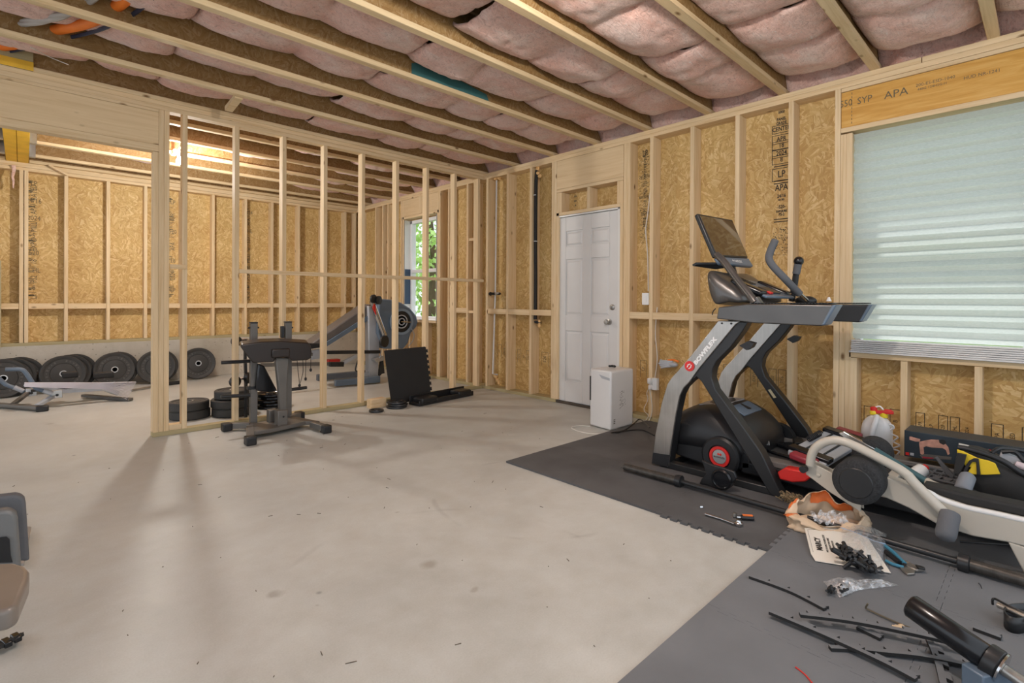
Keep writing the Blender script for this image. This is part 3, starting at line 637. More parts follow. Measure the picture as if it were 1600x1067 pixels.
tree(13.0, 19.0, 6.5, 2.4, 5, 'taller leafy tree farthest beyond the rear room window')

# ------------------------------------------------------------------ stamps on the strand board
def col_r(rows, x, X=XO-.0008, sx=.8, mat='ink'):
    for s, y, sz in rows:
        if s == '=': 
            p = at(x, y, 'X', X); MB().box((X-.0002, p.y-.075, p.z-.004), (X+.0004, p.y+.06, p.z+.004)).build('stamp', mat, wr); continue
        p = at(x, y, 'X', X); text('stamp', s, p, sz*.66, (0, -1, 0), (0, 0, 1), mat, wr, sx=sx, bold=.0012)
        if sz > .07 and s not in ('APA',):
            q = MB(); w, h = .075, sz*.44
            for a, b_ in (((-w, -h), (-w+.005, h)), ((w-.005, -h), (w, h)), ((-w, h-.005), (w, h)), ((-w, -h), (w, -h+.005))):
                q.box((X-.0002, p.y+a[0], p.z+a[1]), (X+.0004, p.y+b_[0], p.z+b_[1]))
            q.build('stamp', mat, wr)
col_r([('5000', 175, .05), ('PANEL', 186, .05), ('GRADE', 192, .05), ('CENTER', 201, .078), ('APR', 217, .085), ('18', 227, .085), ('2024', 239, .085), ('8', 249, .085), ('=', 259, .03), ('LP', 272, .12), ('=', 282, .03), ('=', 286, .03),
       ('APA', 293, .11), ('24/16', 306, .06), ('RATED', 312, .03), ('-520-', 323, .06), ('EXPOSURE', 330, .035), ('PS-2', 335, .05), ('=', 342, .03), ('=', 346, .03)], 1221, sx=.75)
rs = random.Random(5)
q = MB()
for k in range(260):     # blotted patch where the roller printed over itself
    p = at(1221, 355+rs.uniform(0, 44), 'X', XO-.0008); y = p.y + rs.uniform(-.06, .07)
    q.box((XO-.0010, y-rs.uniform(.002, .009), p.z-rs.uniform(.001, .006)), (XO-.0002, y, p.z))
q.build('stamp', 'ink', wr)
for k, (s, y, sz) in enumerate((('LP', 240, .10), ('RATED SHEATHING', 258, .04), ('24/16  7/16', 276, .05), ('MILL 520', 294, .05), ('EXPOSURE 1', 308, .04), ('PS 2-18', 322, .05), ('THIS SIDE', 334, .04), ('2024', 348, .07), ('8', 362, .07))):
    p = at(1008, y, 'X', XO-.0008); text('stamp', s, p, sz, (0, 0, 1), (0, 1, 0), 'ink', wr, sx=.8) if k % 2 else text('stamp', s, p, sz, (0, -1, 0), (0, 0, 1), 'ink', wr, sx=.6)
q = MB()
for k in range(300):
    p = at(1006, 236+rs.uniform(0, 145), 'X', XO-.0008); y = p.y + rs.uniform(-.05, .06)
    q.box((XO-.0010, y-rs.uniform(.004, .02), p.z-rs.uniform(.002, .004)), (XO-.0002, y, p.z))
q.build('stamp', 'ink', wr)
def row_r(y0_, y1_, z, items, mat='ink'):
    """sideways printing along the bottom sheet"""
    n = len(items)
    for k, s in enumerate(items):
        y = y0_ + (y1_-y0_)*(k+.5)/n; w = abs(y1_-y0_)/n*.42
        text('stamp', s, (XO-.0008, y, z), w*1.15, (0, 0, 1), (0, 1, 0), mat, wr, sx=.9)
        if k % 3 != 1:
            q = MB(); h = .085
            for a, b_ in (((-w, -h), (-w+.004, h)), ((w-.004, -h), (w, h)), ((-w, h-.004), (w, h))): q.box((XO-.0010, y+a[0], z+a[1]), (XO-.0002, y+b_[0], z+b_[1]))
            q.build('stamp', mat, wr)
row_r(.97, .73, .31, ['18', '2024', 'B']); row_r(.66, .35, .31, ['APR', 'LP', '520', 'CHL', '2024']); row_r(.27, -.30, .30, ['APA', 'SIZED', '24/16', 'PS2', 'MILL', '7/16', '8', 'LP'])
row_r(2.22, 1.95, .52, ['SPAN', '24/16', 'LP'], 'ink_soft'); row_r(1.80, 1.50, .52, ['EXPO', 'APA', '520', '7/16'], 'ink_soft')
row_r(4.70, 4.38, .46, ['APA', 'LP', '2024', '8'], 'ink_soft'); row_r(4.28, 4.02, .46, ['520', '18'], 'ink_soft'); row_r(5.08, 4.80, .5, ['LP', '24/16', 'B'], 'ink_soft')
row_r(2.90, 2.72, .48, ['LP', '18'], 'ink_soft')
def col_b(x, ya, yb, items, seed, mat='ink_soft'):
    rs = random.Random(seed); Yp = YO-.0008
    for k, s in enumerate(items):
        p = at(x, ya+(yb-ya)*(k+.5)/len(items), 'Y', Yp); text('stamp', s, p, .085, (0, 0, 1) if k % 2 else (1, 0, 0), (-1, 0, 0) if k % 2 else (0, 0, 1), mat, wb, sx=.75)
    q = MB()
    for k in range(90):
        p = at(x, ya+rs.uniform(0, yb-ya), 'Y', Yp); q.box((p.x-.05, Yp-.0002, p.z), (p.x-.05+rs.uniform(.01, .07), Yp+.0005, p.z+.006))
    q.build('stamp', mat, wb)
col_b(53, 280, 470, ['LP', 'RATED', '24/16', 'APA', '2024', 'MILL', '5', 'EXPO', '520', '18', 'CHL', 'PS2', '8', 'LP'], 2)
col_b(388, 325, 470, ['2024', 'APA', 'CHL', '520', 'LP', 'MILL', '18', 'PS2', '8', '24/16'], 3); col_b(270, 305, 465, ['LP', 'APR', '520', 'APA', '18', '2024', 'LP'], 4)
# printed on the strip above the door
col_r([('LP', 300, .05), ('APA', 307, .04), ('2024', 314, .04), ('18', 321, .04)], 899, sx=.8, mat='ink_soft')

# ------------------------------------------------------------------ services
lt = thing('ceiling_light', (1.255, 6.70, ZJ), 'bare round bulb glowing under the rear room joists', 'light')
MB().box((1.235, 6.43, ZJ-.02), (1.275, 7.02, ZJ-.001)).build('mounting_strip', 'pine_x', lt)
MB().lathe([(.055, 0), (.058, .012), (.045, .03), (.024, .05), (.02, .07)], (1.255, 6.70, ZJ-.02), (0, 0, -1)).build('lamp_holder', 'white', lt, smooth=True)
MB().lathe([(.013, 0), (.016, .02), (.026, .045), (.030, .065), (.024, .088), (0, .098)], (1.255, 6.70, ZJ-.088), (0, 0, -1), 20).build('bulb', 'bulb', lt, smooth=True)
bpy.data.objects['rear_bulb_light'].location = (1.255, 6.70, 2.59)

def tubething(name, pts, r, mat, label, cat, seg=12, n=5, group=None, part_of=None):
    if part_of: return MB().tube(curve(pts, n), r, seg).build(name, mat, part_of, smooth=True, ang=75)
    o = MB().tube(curve(pts, n), r, seg).build(name, mat, smooth=True, ang=75); return tag(o, label, cat, group)
# flexible ducts and cables through the joists
tubething('flexible_duct', Z_([(-40, 73), (20, 70), (60, 53), (130, 38), (165, 22), (205, -8), (250, -50)], 2.97), .033, 'orange', 'orange flexible duct passing through the joists at top left', 'duct', 14)
CBL = ['dark blue cable nearest the orange duct', 'second dark blue cable from the orange duct', 'third dark blue cable from the orange duct', 'outermost dark blue cable, farthest from the orange duct']
for k in range(4):
    dz = -.012*k
    pts = [at(x+1.5*k, y+.9*k, 'Z', 2.955+dz*.4) for x, y in [(-50, 84), (20, 78), (85, 62), (145, 48), (195, 27), (225, 6), (270, -40)]]
    tubething('data_cable', pts, .0055, 'cable_blue', CBL[k], 'cable', 8, group='dark blue cables beside the orange duct')
tw = MB()
base = curve(Z_([(-40, 52), (30, 38), (85, 27), (130, 8), (170, -30)], 2.95), 10)
for ph in range(3):
    P = []
    for i, p in enumerate(base):
        a = i*.35+ph*2.09; P.append(p + Vector((math.cos(a)*.012, 0, math.sin(a)*.012)))
    tw.tube(P, .015, 8)
tag(tw.build('twisted_hose', 'foil', smooth=True), 'pale grey twisted hose above the orange duct at top left', 'hose')
tubething('hanging_wire', [at(48, 74, 'Z', ZJ), at(75, 88, 'Z', ZJ+.02), at(107, 101, 'Z', ZJ+.01)], .003, 'cord_white', 'thin pale wire hanging under the joist at top left', 'wire', 6)
MB().tube([at(373, 151, 'Z', 2.845), at(357, 171, 'Z', 2.80)], 1, sect=[(-.018, -.03), (-.018, .03), (.018, .03), (.018, -.03)]).build('blocking', 'flange', ce)
MB().prism([at(x, y, 'Y', JY[6]-.0065) for x, y in ((643, 99), (655, 98), (700, 116), (760, 148), (766, 166), (700, 141), (643, 121))], (0, -.004, 0)).build('teal_board', 'teal_foam', ce)

pvc = thing('white_water_pipe', (4.47, 5.0, .1), 'thin white vertical water pipe in the bay beside the partition', 'pipe')
P1 = at(776, 282, 'X', 4.47); P2 = at(774, 455, 'X', 4.47); P3 = at(770, 584, 'X', 4.47)
MB().tube([P1, P2, P3, P3+Vector((.02, -.07, -.004))], .011).build('pipe', 'pvc', pvc, smooth=True, ang=80)
v = at(774, 459, 'X', 4.45); MB().tube([v+Vector((-.02, .06, 0)), v+Vector((0, -.09, 0))], .017).lathe([(.022, 0), (.026, .01), (.02, .03)], v+Vector((-.02, .06, 0)), (0, 1, 0)).build('valve', 'steel_black', pvc, smooth=True)
MB().tube([v+Vector((-.02, -.03, 0)), v+Vector((-.03, -.10, .012))], [.018, .008], 8).build('valve_handle', 'galv', pvc, smooth=True)
for i, (x, y) in enumerate(((776, 279), (775, 587))):
    p = at(x, y, 'X', 4.49); m_ = MB()
    for k in range(5): m_.ball(p+Vector((.0, -.02*k+.02, -.02*(k if i else 0)+random.uniform(-.012, .012))), (.022, .02, .024), 6, 8)
    m_.build('spray_foam', 'spray_foam', pvc, smooth=True)
bp = thing('insulated_drain_pipe', (4.45, 4.3, 1.0), 'black foam-wrapped pipe running down beside the door', 'pipe')
MB().tube(curve(X_([(839, 266), (837.5, 290), (836.8, 370), (837, 440), (836.5, 499)], 4.46), 6), .022, 12).build('pipe_insulation', 'black_matte', bp, smooth=True, ang=80)
p = at(836.5, 503, 'X', 4.46); MB().tube([p+Vector((0, 0, .012)), p, p+Vector((.02, -.07, -.008))], .018).build('elbow', 'black', bp, smooth=True, ang=80)
for y in (305, 377):
    p = at(836.9, y, 'X', 4.46); MB().ring(p+Vector((0, 0, -.004)), (0, 0, 1), .0245, .0215, .008).build('cable_tie', 'white', bp)
q = MB()
for dx, dy in ((0, 0), (.01, -.05), (0, -.09), (-.01, .03)):
    p = at(840, 264, 'X', 4.46)+Vector((0, dx*2+dy*.4, dy)); q.ball(p, (.02, .028, .024), 6, 8)
q.build('spray_foam', 'spray_foam', bp, smooth=True); q = MB()
for dz in (0, -.03, .02): q.ball(at(842.5, 505, 'X', 4.47)+Vector((0, 0, dz)), (.012, .022, .024), 6, 8)
q.build('spray_foam', 'spray_foam', bp, smooth=True)
p = at(782, 257, 'X', 4.5); tubething('vent_wire', [p+Vector((0, 0, -.02)), p+Vector((0, 0, .16))], .006, 'cord_white', 'short white wire above the top plate in the corner', 'wire', 6)

sw = thing('light_switch', at(1009, 467, 'X', XO-.05), 'white light switch box on the stud right of the door', 'light switch')
p = at(1009, 467, 'X', XW-.002); MB().box(p+Vector((-.012, -.036, -.058)), p+Vector((.03, .036, .058))).build('cover_plate', 'white', sw, bevel=.003)
MB().box(p+Vector((-.017, -.016, -.032)), p+Vector((-.011, .016, .032))).build('rocker', 'white', sw, bevel=.002)
tubething('switch_cable', X_([(1013, 455), (1012, 400), (1009, 360), (1012, 335), (1016, 300)], 4.50), .006, 'cord_white', 'white electrical cable rising from the light switch', 'cable', 8)
ob = thing('power_outlet', at(1022, 600, 'X', XW), 'white power outlet with a plugged-in adapter low on the stud', 'power outlet')
p = at(1021, 600, 'X', XW-.002); MB().box(p+Vector((-.014, -.042, -.055)), p+Vector((.03, .036, .058))).build('cover_plate', 'white', ob, bevel=.003)
MB().box(p+Vector((-.06, .0, .005)), p+Vector((-.014, .034, .06))).build('adapter', 'white', ob, bevel=.006)
MB().box(p+Vector((-.05, .004, -.05)), p+Vector((-.014, .03, -.008))).build('adapter', 'white', ob, bevel=.006)
tubething('adapter_cord', [p+Vector((-.04, .015, -.05))]+X_([(1019, 640), (1012, 660)], 4.38)+Z_([(1000, 668), (985, 675)], .006), .0035, 'cord_white', '', 'cord', 6, part_of=ob)
tubething('twisted_cord', X_([(1020, 600), (1011, 612), (1012, 625), (1006, 640), (1013, 650), (1004, 662)], 4.41), .003, 'cord_white', '', 'cord', 6, part_of=ob)
tubething('outlet_cable', X_([(1023, 592), (1027, 560), (1024, 520), (1027, 480)], 4.455), .004, 'cord_white', 'thin cable running up the stud above the power outlet', 'cable', 6)
# small litter lying on the wall blocking: gloves and a tie
gl_ = thing('work_gloves', at(1045, 570, 'X', 4.45), 'crumpled pale work glove resting in the bay behind the treadmill', 'glove')
q = MB(); p = at(1047, 569, 'X', 4.47)
for k in range(5): q.tube(curve([p+Vector((0, -.03, .01*k-.01)), p+Vector((-.02, .03+.01*k, .012*(k-2))), p+Vector((-.02, .11-.012*abs(k-2), .02*(k-2)))], 4), [.014]*4+[.012]*4+[.007], 7)
q.ball(p+Vector((0, -.03, .0)), (.03, .05, .026)); q.build('palm', 'light_grey', gl_, smooth=True)
MB().tube(curve([p+Vector((0, -.09, .03)), p+Vector((-.01, -.04, .045)), p+Vector((-.01, .02, .035))], 4), .009, 7).build('cuff', 'orange', gl_, smooth=True)

# ------------------------------------------------------------------ floor mats
TT = .012
def edge(a, b, inv, teeth):
    """points from a to b; a square wave when the edge interlocks"""
    a, b = Vector(a), Vector(b); 
    if not teeth: return [a]
    d = b-a; n = Vector((-d.y, d.x)).normalized(); P = [a]; N = 9
    for k in range(N):
        t0, t1 = .06+.88*(k+.22)/N, .06+.88*(k+.78)/N; s = .020*inv
        P += [a+d*t0, a+d*(t0-.006)+n*s, a+d*(t1+.006)+n*s, a+d*t1]
    return P
def tile(x0, y0, sides, mat, label, group, s=.62, lx=None, ly=None):
    """sides: bottom, right, top, left flags for teeth; neighbours share the same wave"""
    lx = lx or s; ly = ly or s; e = .0006
    c = [(x0+e, y0+e), (x0+lx-e, y0+e), (x0+lx-e, y0+ly-e), (x0+e, y0+ly-e)]
    P = edge(c[0], c[1], 1, sides[0]) + edge(c[1], c[2], 1, sides[1])
    t = edge(c[3], c[2], 1, sides[2]); l = edge(c[0], c[3], 1, sides[3])
    t = (t+[Vector(c[2])])[1:] if sides[2] else [Vector(c[2])]
    l = (l+[Vector(c[3])])[1:] if sides[3] else [Vector(c[3])]
    P += list(reversed(t)) + list(reversed(l))
    q = []
    for p in P:
        if not q or (p-q[-1]).length > 1e-4: q.append(p)
    return tag(MB().prism([(p.x, p.y, .0005) for p in q], (0, 0, TT)).build('foam_floor_tile', mat, recalc=True), label, 'floor mat', group)
for i in range(3):
    for j in range(3):
        tile(2.52+.62*i, .90+.6*j, (True, i < 2, j < 2, i > 0 or j == 0), 'rubber', 'dark foam floor tile laid under and around the treadmill', 'dark foam floor tiles under the treadmill', ly=.6)
for i in range(5):
    for j in range(3):
        x0 = 1.28+.62*i; y0 = .90-.62*(j+1)
        tile(x0, y0, (True, i < 4, j > 0 or i > 1, i > 0), 'tile', 'grey ribbed foam floor tile with jigsaw edges at the lower right', 'grey jigsaw floor tiles at lower right')
mt = MB().box((3.0, -1.0, TT+.001), (4.28, 2.05, TT+.007)).build('treadmill_mat', 'rubber', bevel=.002); tag(mt, 'long thin black rubber mat lying beneath the treadmill', 'floor mat')
ZM = TT+.007

# ------------------------------------------------------------------ treadmill
tm = thing('treadmill', (3.65, 1.0, ZM), 'large black and silver treadmill with a tilted touch screen on dark mats', 'treadmill')
sil_out = [(1018.5, 724), (1024.5, 675), (1033.5, 630), (1042.5, 600), (1050, 589), (1062, 576), (1080, 555), (1101, 528), (1122, 501)]
sil_in = [(1156, 502), (1149, 507), (1092, 576), (1077, 597), (1068, 606), (1062, 618), (1056, 645), (1050, 684), (1043.4, 729)]
def smooth2(P): return P
silver = X_(sil_out, 3.2) + X_(sil_in, 3.2)
for p in silver: p.z = max(p.z, ZM+.001)
blk = X_([(1122, 501), (1167, 503), (1158, 519), (1140, 543), (1118, 565), (1112, 577), (1110, 590), (1116, 609), (1152, 657), (1188, 708), (1222, 780), (1203, 777), (1104, 612), (1094, 596), (1087, 589), (1077, 597), (1068, 606), (1062, 618), (1056, 645), (1050, 684), (1043.4, 729), (1026, 725), (1031, 676), (1040, 632), (1048, 604), (1066, 580), (1084, 558)], 3.2)
for p in blk: p.z = max(p.z, ZM+.001)
for k, dx in enumerate((0, .83)):
    D3 = Vector((dx, 0, 0))
    up = MB().prism([p+D3+Vector((.012, 0, 0)) for p in blk], (.085, 0, 0)).build('upright_support', 'steel_black', tm, bevel=.006)
    s = MB().prism([p+D3 for p in silver], (.018, 0, 0)).build('upright_cover', 'silver', tm, bevel=.004)
    MB().box((3.215+dx, 1.12, ZM), (3.28+dx, 1.88, ZM+.045)).build('floor_rail', 'steel_black', tm, bevel=.006)
    MB().prism([p+D3+Vector((-.002, 0, 0)) for p in X_([(1018.5, 724), (1020.5, 707), (1047, 711), (1043.5, 729)], 3.2)], (.001, 0, 0)).build('foot_cap', 'black', tm)
    q = X_([(1168, 533), (1178, 536), (1174, 543), (1166, 547), (1155, 540)], 3.24)
    MB().prism([p+D3 for p in q], (.05, 0, 0)).build('cable_hook', 'black', tm)
MB().box((3.28, 1.80, ZM), (4.06, 1.86, ZM+.05)).build('cross_brace', 'steel_black', tm, bevel=.005); MB().box((3.28, 1.13, ZM), (4.06, 1.18, ZM+.03)).build('cross_brace', 'steel_black', tm, bevel=.005)
# maker's badge and name on the near upright
c = at(1077.5, 572, 'X', 3.1985); MB().lathe([(.034, 0), (.034, .003), (0, .003)], c, (-1, 0, 0), 30).build('badge', 'red', tm)
d = (at(1115, 533, 'X', 3.198)-at(1082, 574, 'X', 3.198)).normalized(); upv = Vector((-1, 0, 0)).cross(d)
upv = Vector((0, d.z, -d.y)) if Vector((0, d.z, -d.y)).z > 0 else Vector((0, -d.z, d.y))
text('maker_name', 'BOWFLEX', at(1101.5, 549, 'X', 3.1985), .036, d, upv, 'white', tm, bold=.0022, sx=1.35)
ln = MB()
for s_ in (-1, 1): ln.tube([c+Vector((-.0035, 0, 0))+d*(-.016)+upv*(.007*s_), c+Vector((-.0035, 0, 0))+d*(.0)+upv*(.012*s_), c+Vector((-.0035, 0, 0))+d*(.016)+upv*(.004*s_)], .0035, 6)
ln.build('badge_mark', 'white', tm)
for x, y in ((1128, 505), (1142.5, 505.5)): MB().lathe([(.006, 0), (.006, .003), (0, .003)], at(x, y, 'X', 3.199), (-1, 0, 0), 10).build('bolt', 'black', tm)
MB().prism(X_([(1200, 609), (1204, 608), (1213, 621), (1209, 622)], 4.035), (-.002, 0, 0)).build('warning_label', 'blue_sticker', tm)
# arms
def arm(dx, inner):
    D3 = Vector((dx, 0, 0))
    body = [p+D3 for p in X_([(1122.5, 480), (1119.5, 498), (1180, 505), (1285, 509.5), (1304, 480), (1302, 476.5), (1167.5, 475)], 3.17)]
    o = MB().prism(body, (.115, 0, 0)).build('arm_rest', 'gunmetal' if dx == 0 else 'steel_black', tm, bevel=.012, segs=3)
    return o
arm(0, 1); arm(.80, -1)
for dx in (0, .80):
    e_ = [p+Vector((dx-.006, 0, 0)) for p in X_([(1289, 508), (1306, 479), (1308, 476), (1300, 476.5), (1283, 508.5)], 3.17)]
    MB().prism(e_, (.127, 0, 0)).build('arm_end_cap', 'grey_blue', tm, bevel=.006)
    g = MB()
    for k in range(26):
        p = at(1172+k*5, 474.6, 'X', 3.17); g.box((3.185+dx, p.y-.006, p.z-.002), (3.27+dx, p.y+.004, p.z+.006))
    g.build('ribbed_grip', 'black', tm, bevel=.002, segs=1)
MB().box((3.28, 1.30, 1.045), (3.98, 1.44, 1.13)).build('console_bridge', 'black', tm, bevel=.012)
# console shell: lofted
def loft(name, secs, mat, parent, sub=1, bevel=0):
    """secs: closed loops with equal counts"""
    mb = MB(); k = len(secs[0]); V = [p for s in secs for p in s]
    F = [(i*k+j, i*k+(j+1) % k, (i+1)*k+(j+1) % k, (i+1)*k+j) for i in range(len(secs)-1) for j in range(k)]
    F += [tuple(range(k-1, -1, -1)), tuple((len(secs)-1)*k+j for j in range(k))]
    return mb.add(V, F).build(name, mat, parent, smooth=True, sub=sub, bevel=bevel, ang=60)
prof = X_([(1100, 424), (1104, 420), (1113, 421), (1130, 434), (1150, 446), (1166, 460), (1172, 474), (1150, 472), (1140, 470), (1120, 478), (1112, 473), (1104, 452)], 3.30)
cx = 3.62
secs = []
for x, s_, dz in ((3.27, .72, -.02), (3.31, .93, 0), (3.36, 1.0, .0), (3.62, .96, -.015), (3.88, 1.0, 0), (3.93, .93, 0), (3.97, .72, -.02)):
    mid = Vector((0, 1.46, 1.20)); secs.append([Vector((x, mid.y+(p.y-mid.y)*s_, mid.z+(p.z-mid.z)*s_+dz)) for p in prof])
loft('console_shell', secs, 'gunmetal', tm, 1)
# sloping tray panel with holders, on top of the shell
pa, pb = Vector((0, 1.545, 1.315)), Vector((0, 1.235, 1.175))
dn = (pb-pa).normalized(); nn_ = Vector((0, -dn.z, dn.y)); nn_ = nn_ if nn_.z > 0 else -nn_
def onp(x, t, h=0): q = pa+dn*t+nn_*h; return Vector((x, q.y, q.z))
MB().obox(onp(3.62, .17, .022), (.50, .34, .02), (1, 0, 0), dn).build('console_panel', 'grey_blue', tm, bevel=.008)
q = MB()
for k in range(7): q.obox(onp(3.55, .03+.018*k, .036), (.20, .008, .006), (1, 0, 0), dn)
q.build('speaker_grille', 'black', tm)
for x in (3.40, 3.84):
    MB().obox(onp(x, .20, .03), (.10, .22, .04), (1, 0, 0), dn).build('cup_holder', 'black_gloss', tm, bevel=.015, segs=3)
MB().obox(onp(3.62, .25, .036), (.16, .10, .012), (1, 0, 0), dn).build('keypad', 'steel_black', tm, bevel=.004)
MB().obox(onp(3.50, .30, .040), (.05, .03, .014), (1, 0, 0), dn).build('safety_key', 'red', tm, bevel=.004)
# screen
A, B, C_, Dd = Vector((3.39, 1.715, 1.795)), Vector((3.90, 1.715, 1.815)), Vector((3.90, 1.555, 1.43)), Vector((3.39, 1.565, 1.41))
A = at(1090, 333, 'X', 3.40); Dl = at(1119, 401, 'X', 3.40); B = at(1144.5, 343, 'X', 3.90); Cc = at(1169.5, 403, 'X', 3.90)
nrm = ((B-A).cross(Dl-A)).normalized(); nrm = nrm if nrm.y < 0 else -nrm
sc = MB().prism([A, B, Cc, Dl], -nrm*.032).build('screen_housing', 'steel_black', tm, bevel=.010, segs=3)
def qd(u, v): return (A*(1-u)+B*u)*(1-v) + (Dl*(1-u)+Cc*u)*v
MB().prism([qd(.035, .05), qd(.965, .05), qd(.965, .96), qd(.035, .96)], nrm*.0015).build('screen_glass', 'screen', tm, bevel=.0005, segs=1)
lowA, lowB = qd(.04, 1.0), qd(1.0, 1.0); dwn = (Dl-A).normalized()
MB().prism([lowA, lowB, lowB+dwn*.075+nrm*.01, lowA+dwn*.055+nrm*.01], -nrm*.035).build('screen_chin', 'grey_blue', tm, bevel=.008)
text('maker_name', 'BOWFLEX', qd(.55, 1.0)+dwn*.035+nrm*.0065, .030, (B-A).normalized(), -dwn, 'white', tm)
MB().prism([p for p in [qd(.62, 1.16)-nrm*.0, qd(.0, 1.08)-nrm*.03, qd(-.2, .98)-nrm*.10, qd(-.25, 1.0)-nrm*.12, qd(.1, 1.16)-nrm*.06]], dwn*.014).build('media_shelf', 'black', tm, bevel=.003)
MB().tube([qd(.5, 1.1)-nrm*.04, Vector((3.62, 1.53, 1.31))], .03, 12).build('screen_neck', 'steel_black', tm, smooth=True)
# side struts carrying the screen
for x0 in (3.30,):
    pts = [at(1120, 398, 'X', 3.36), at(1132, 410, 'X', 3.33), at(1152, 437, 'X', 3.28), at(1172, 462, 'X', 3.23), at(1180, 473, 'X', 3.215)]
    MB().tube(curve(pts, 5), .023, 14).build('screen_strut', 'gunmetal', tm, smooth=True, ang=80)
MB().prism(X_([(1170, 475), (1182, 463), (1190, 475)], 3.205), (.05, 0, 0)).build('strut_bracket', 'gunmetal', tm, bevel=.003)
# hand grips
g1 = [at(1264, 472, 'X', 3.93), at(1247, 457, 'X', 3.75), at(1228, 437, 'X', 3.66), at(1208, 416, 'X', 3.62), at(1201.5, 404, 'X', 3.61), at(1204, 392, 'X', 3.61), at(1211, 376, 'X', 3.61)]
MB().tube(g1[:3], .014, 10).build('handlebar', 'chrome', tm, smooth=True)
MB().tube(curve([at(1249, 459, 'X', 3.77)]+g1[2:], 6), .024, 14).build('handle_grip', 'grip', tm, smooth=True, ang=80)
MB().lathe([(.024, 0), (.02, .008), (0, .012)], g1[-1], (g1[-1]-g1[-2]), 14).build('grip_cap', 'grip', tm, smooth=True)
g2 = [at(1237, 470, 'X', 3.98), at(1241, 448, 'X', 3.96), at(1244, 428, 'X', 3.95), at(1248, 408, 'X', 3.95)]
MB().tube(g2[:3], .021, 12).build('handlebar', 'steel_black', tm, smooth=True); MB().tube(g2[2:], .025, 12).build('handle_grip', 'grip', tm, smooth=True)
MB().ball(g2[-1], .033).build('grip_cap', 'black_gloss', tm, smooth=True)
MB().ball(at(1259, 470, 'X', 3.95), (.045, .07, .035)).build('grip_socket', 'steel_black', tm, smooth=True)
MB().lathe([(.0, 0), (.018, .002), (.006, .03)], at(1295, 471, 'X', 4.02), (0, 0, 1), 10).build('arm_knob', 'white', tm)
MB().tube(curve(X_([(1118, 482), (1114, 487), (1113, 492)], 3.25), 4), .0035, 6).build('sensor_wire', 'black', tm)
# motor hood
def sec(y, hw, tw, z0_, z1_, xc=3.66):
    return [Vector((xc-hw, y, z0_)), Vector((xc-hw, y, z0_+(z1_-z0_)*.45)), Vector((xc-hw*.9, y, z0_+(z1_-z0_)*.75)), Vector((xc-tw, y, z1_)), Vector((xc+tw, y, z1_)),
            Vector((xc+hw*.9, y, z0_+(z1_-z0_)*.75)), Vector((xc+hw, y, z0_+(z1_-z0_)*.45)), Vector((xc+hw, y, z0_))]
h = loft('motor_hood', [sec(1.93, .30, .20, .18, .28), sec(1.88, .35, .27, .10, .37), sec(1.74, .36, .29, .10, .445), sec(1.62, .36, .28, .10, .475), sec(1.50, .36, .25, .10, .465), sec(1.38, .36, .20, .10, .40), sec(1.28, .35, .16, .10, .29)], 'black', tm, 1)
MB().prism([Vector(p) for p in [(3.46, 1.71, .436), (3.86, 1.71, .436), (3.82, 1.54, .452), (3.50, 1.54, .452)]], (0, 0, .010)).build('hood_panel', plain('hood_grey', (.30, .275, .26), .45), tm, bevel=.002)
MB().prism([Vector(p) for p in [(3.50, 1.51, .444), (3.80, 1.51, .444), (3.79, 1.41, .400), (3.50, 1.41, .400)]], (0, -.004, .010)).build('hood_front', 'grey_blue', tm, bevel=.003)
# side skirts and wheel housings
for s_, x in ((-1, 3.32), (1, 3.955)):
    sk = [Vector((x, y, z)) for y, z in ((1.90, .16), (1.88, .30), (1.74, .33), (1.55, .30), (1.45, .275), (1.38, .25), (1.30, .20), (1.30, .11), (1.5, .06), (1.8, .09))]
    MB().prism(sk, (.05, 0, 0)).build('side_skirt', 'black', tm, bevel=.012, segs=3)
wc = at(1126.4, 712.4, 'X', 3.295)
MB().lathe([(.125, -.02), (.125, .012), (.112, .024), (.075, .024), (.070, .014), (0, .014)], wc, (-1, 0, 0), 36).build('wheel_cover', 'black', tm, smooth=True, ang=35)
MB().ring(wc+Vector((-.015, 0, 0)), (-1, 0, 0), .066, .048, .012, 36).build('red_ring', 'red', tm, smooth=True, ang=35)
MB().lathe([(.047, 0), (.045, .010), (0, .011)], wc+Vector((-.014, 0, 0)), (-1, 0, 0), 30).build('hub_badge', 'galv', tm, smooth=True, ang=35)
text('maker_name', 'BOWFLEX', wc+Vector((-.0262, 0, -.004)), .016, (0, -1, 0), (0, 0, 1), 'black', tm)
MB().lathe([(.008, 0), (0, .001)], wc+Vector((-.0255, .006, .016)), (-1, 0, 0), 10).lathe([(.008, 0), (0, .001)], wc+Vector((-.0255, -.008, .016)), (-1, 0, 0), 10).build('badge_mark', 'red', tm)
MB().lathe([(.12, -.06), (.12, 0), (.10, .01)], (4.0, 1.36, .17), (1, 0, 0), 28).build('wheel_cover', 'black', tm, smooth=True, ang=35)
# deck
MB().box((3.32, -.12, .075), (4.03, 1.36, .155)).build('deck', 'black', tm, bevel=.012)
MB().box((3.43, -.10, .150), (3.92, 1.40, .172)).tube([(3.43, -.10, .135), (3.92, -.10, .135)], .037, 14).build('running_belt', 'deck', tm, bevel=.004)
for x0, x1, zt in ((3.335, 3.43, .19), (3.92, 4.04, .20)):
    MB().box((x0, -.14, .15), (x1, 1.33, zt)).build('side_rail', 'rail', tm, bevel=.008)
    MB().box((x0-.004, -.16, .07), (x1+.004, -.10, .215)).build('rear_end_cap', 'black', tm, bevel=.012)
MB().box((3.325, .98, .118), (3.330, 1.33, .128)).build('red_stripe', 'red', tm)
for x in (3.40, 3.95): MB().lathe([(.035, -.02), (.035, .02)], (x, 0.0, ZM+.035), (1, 0, 0), 18).box((x-.015, -.03, ZM+.03), (x+.015, .03, .08)).build('foot_roller', 'black', tm)
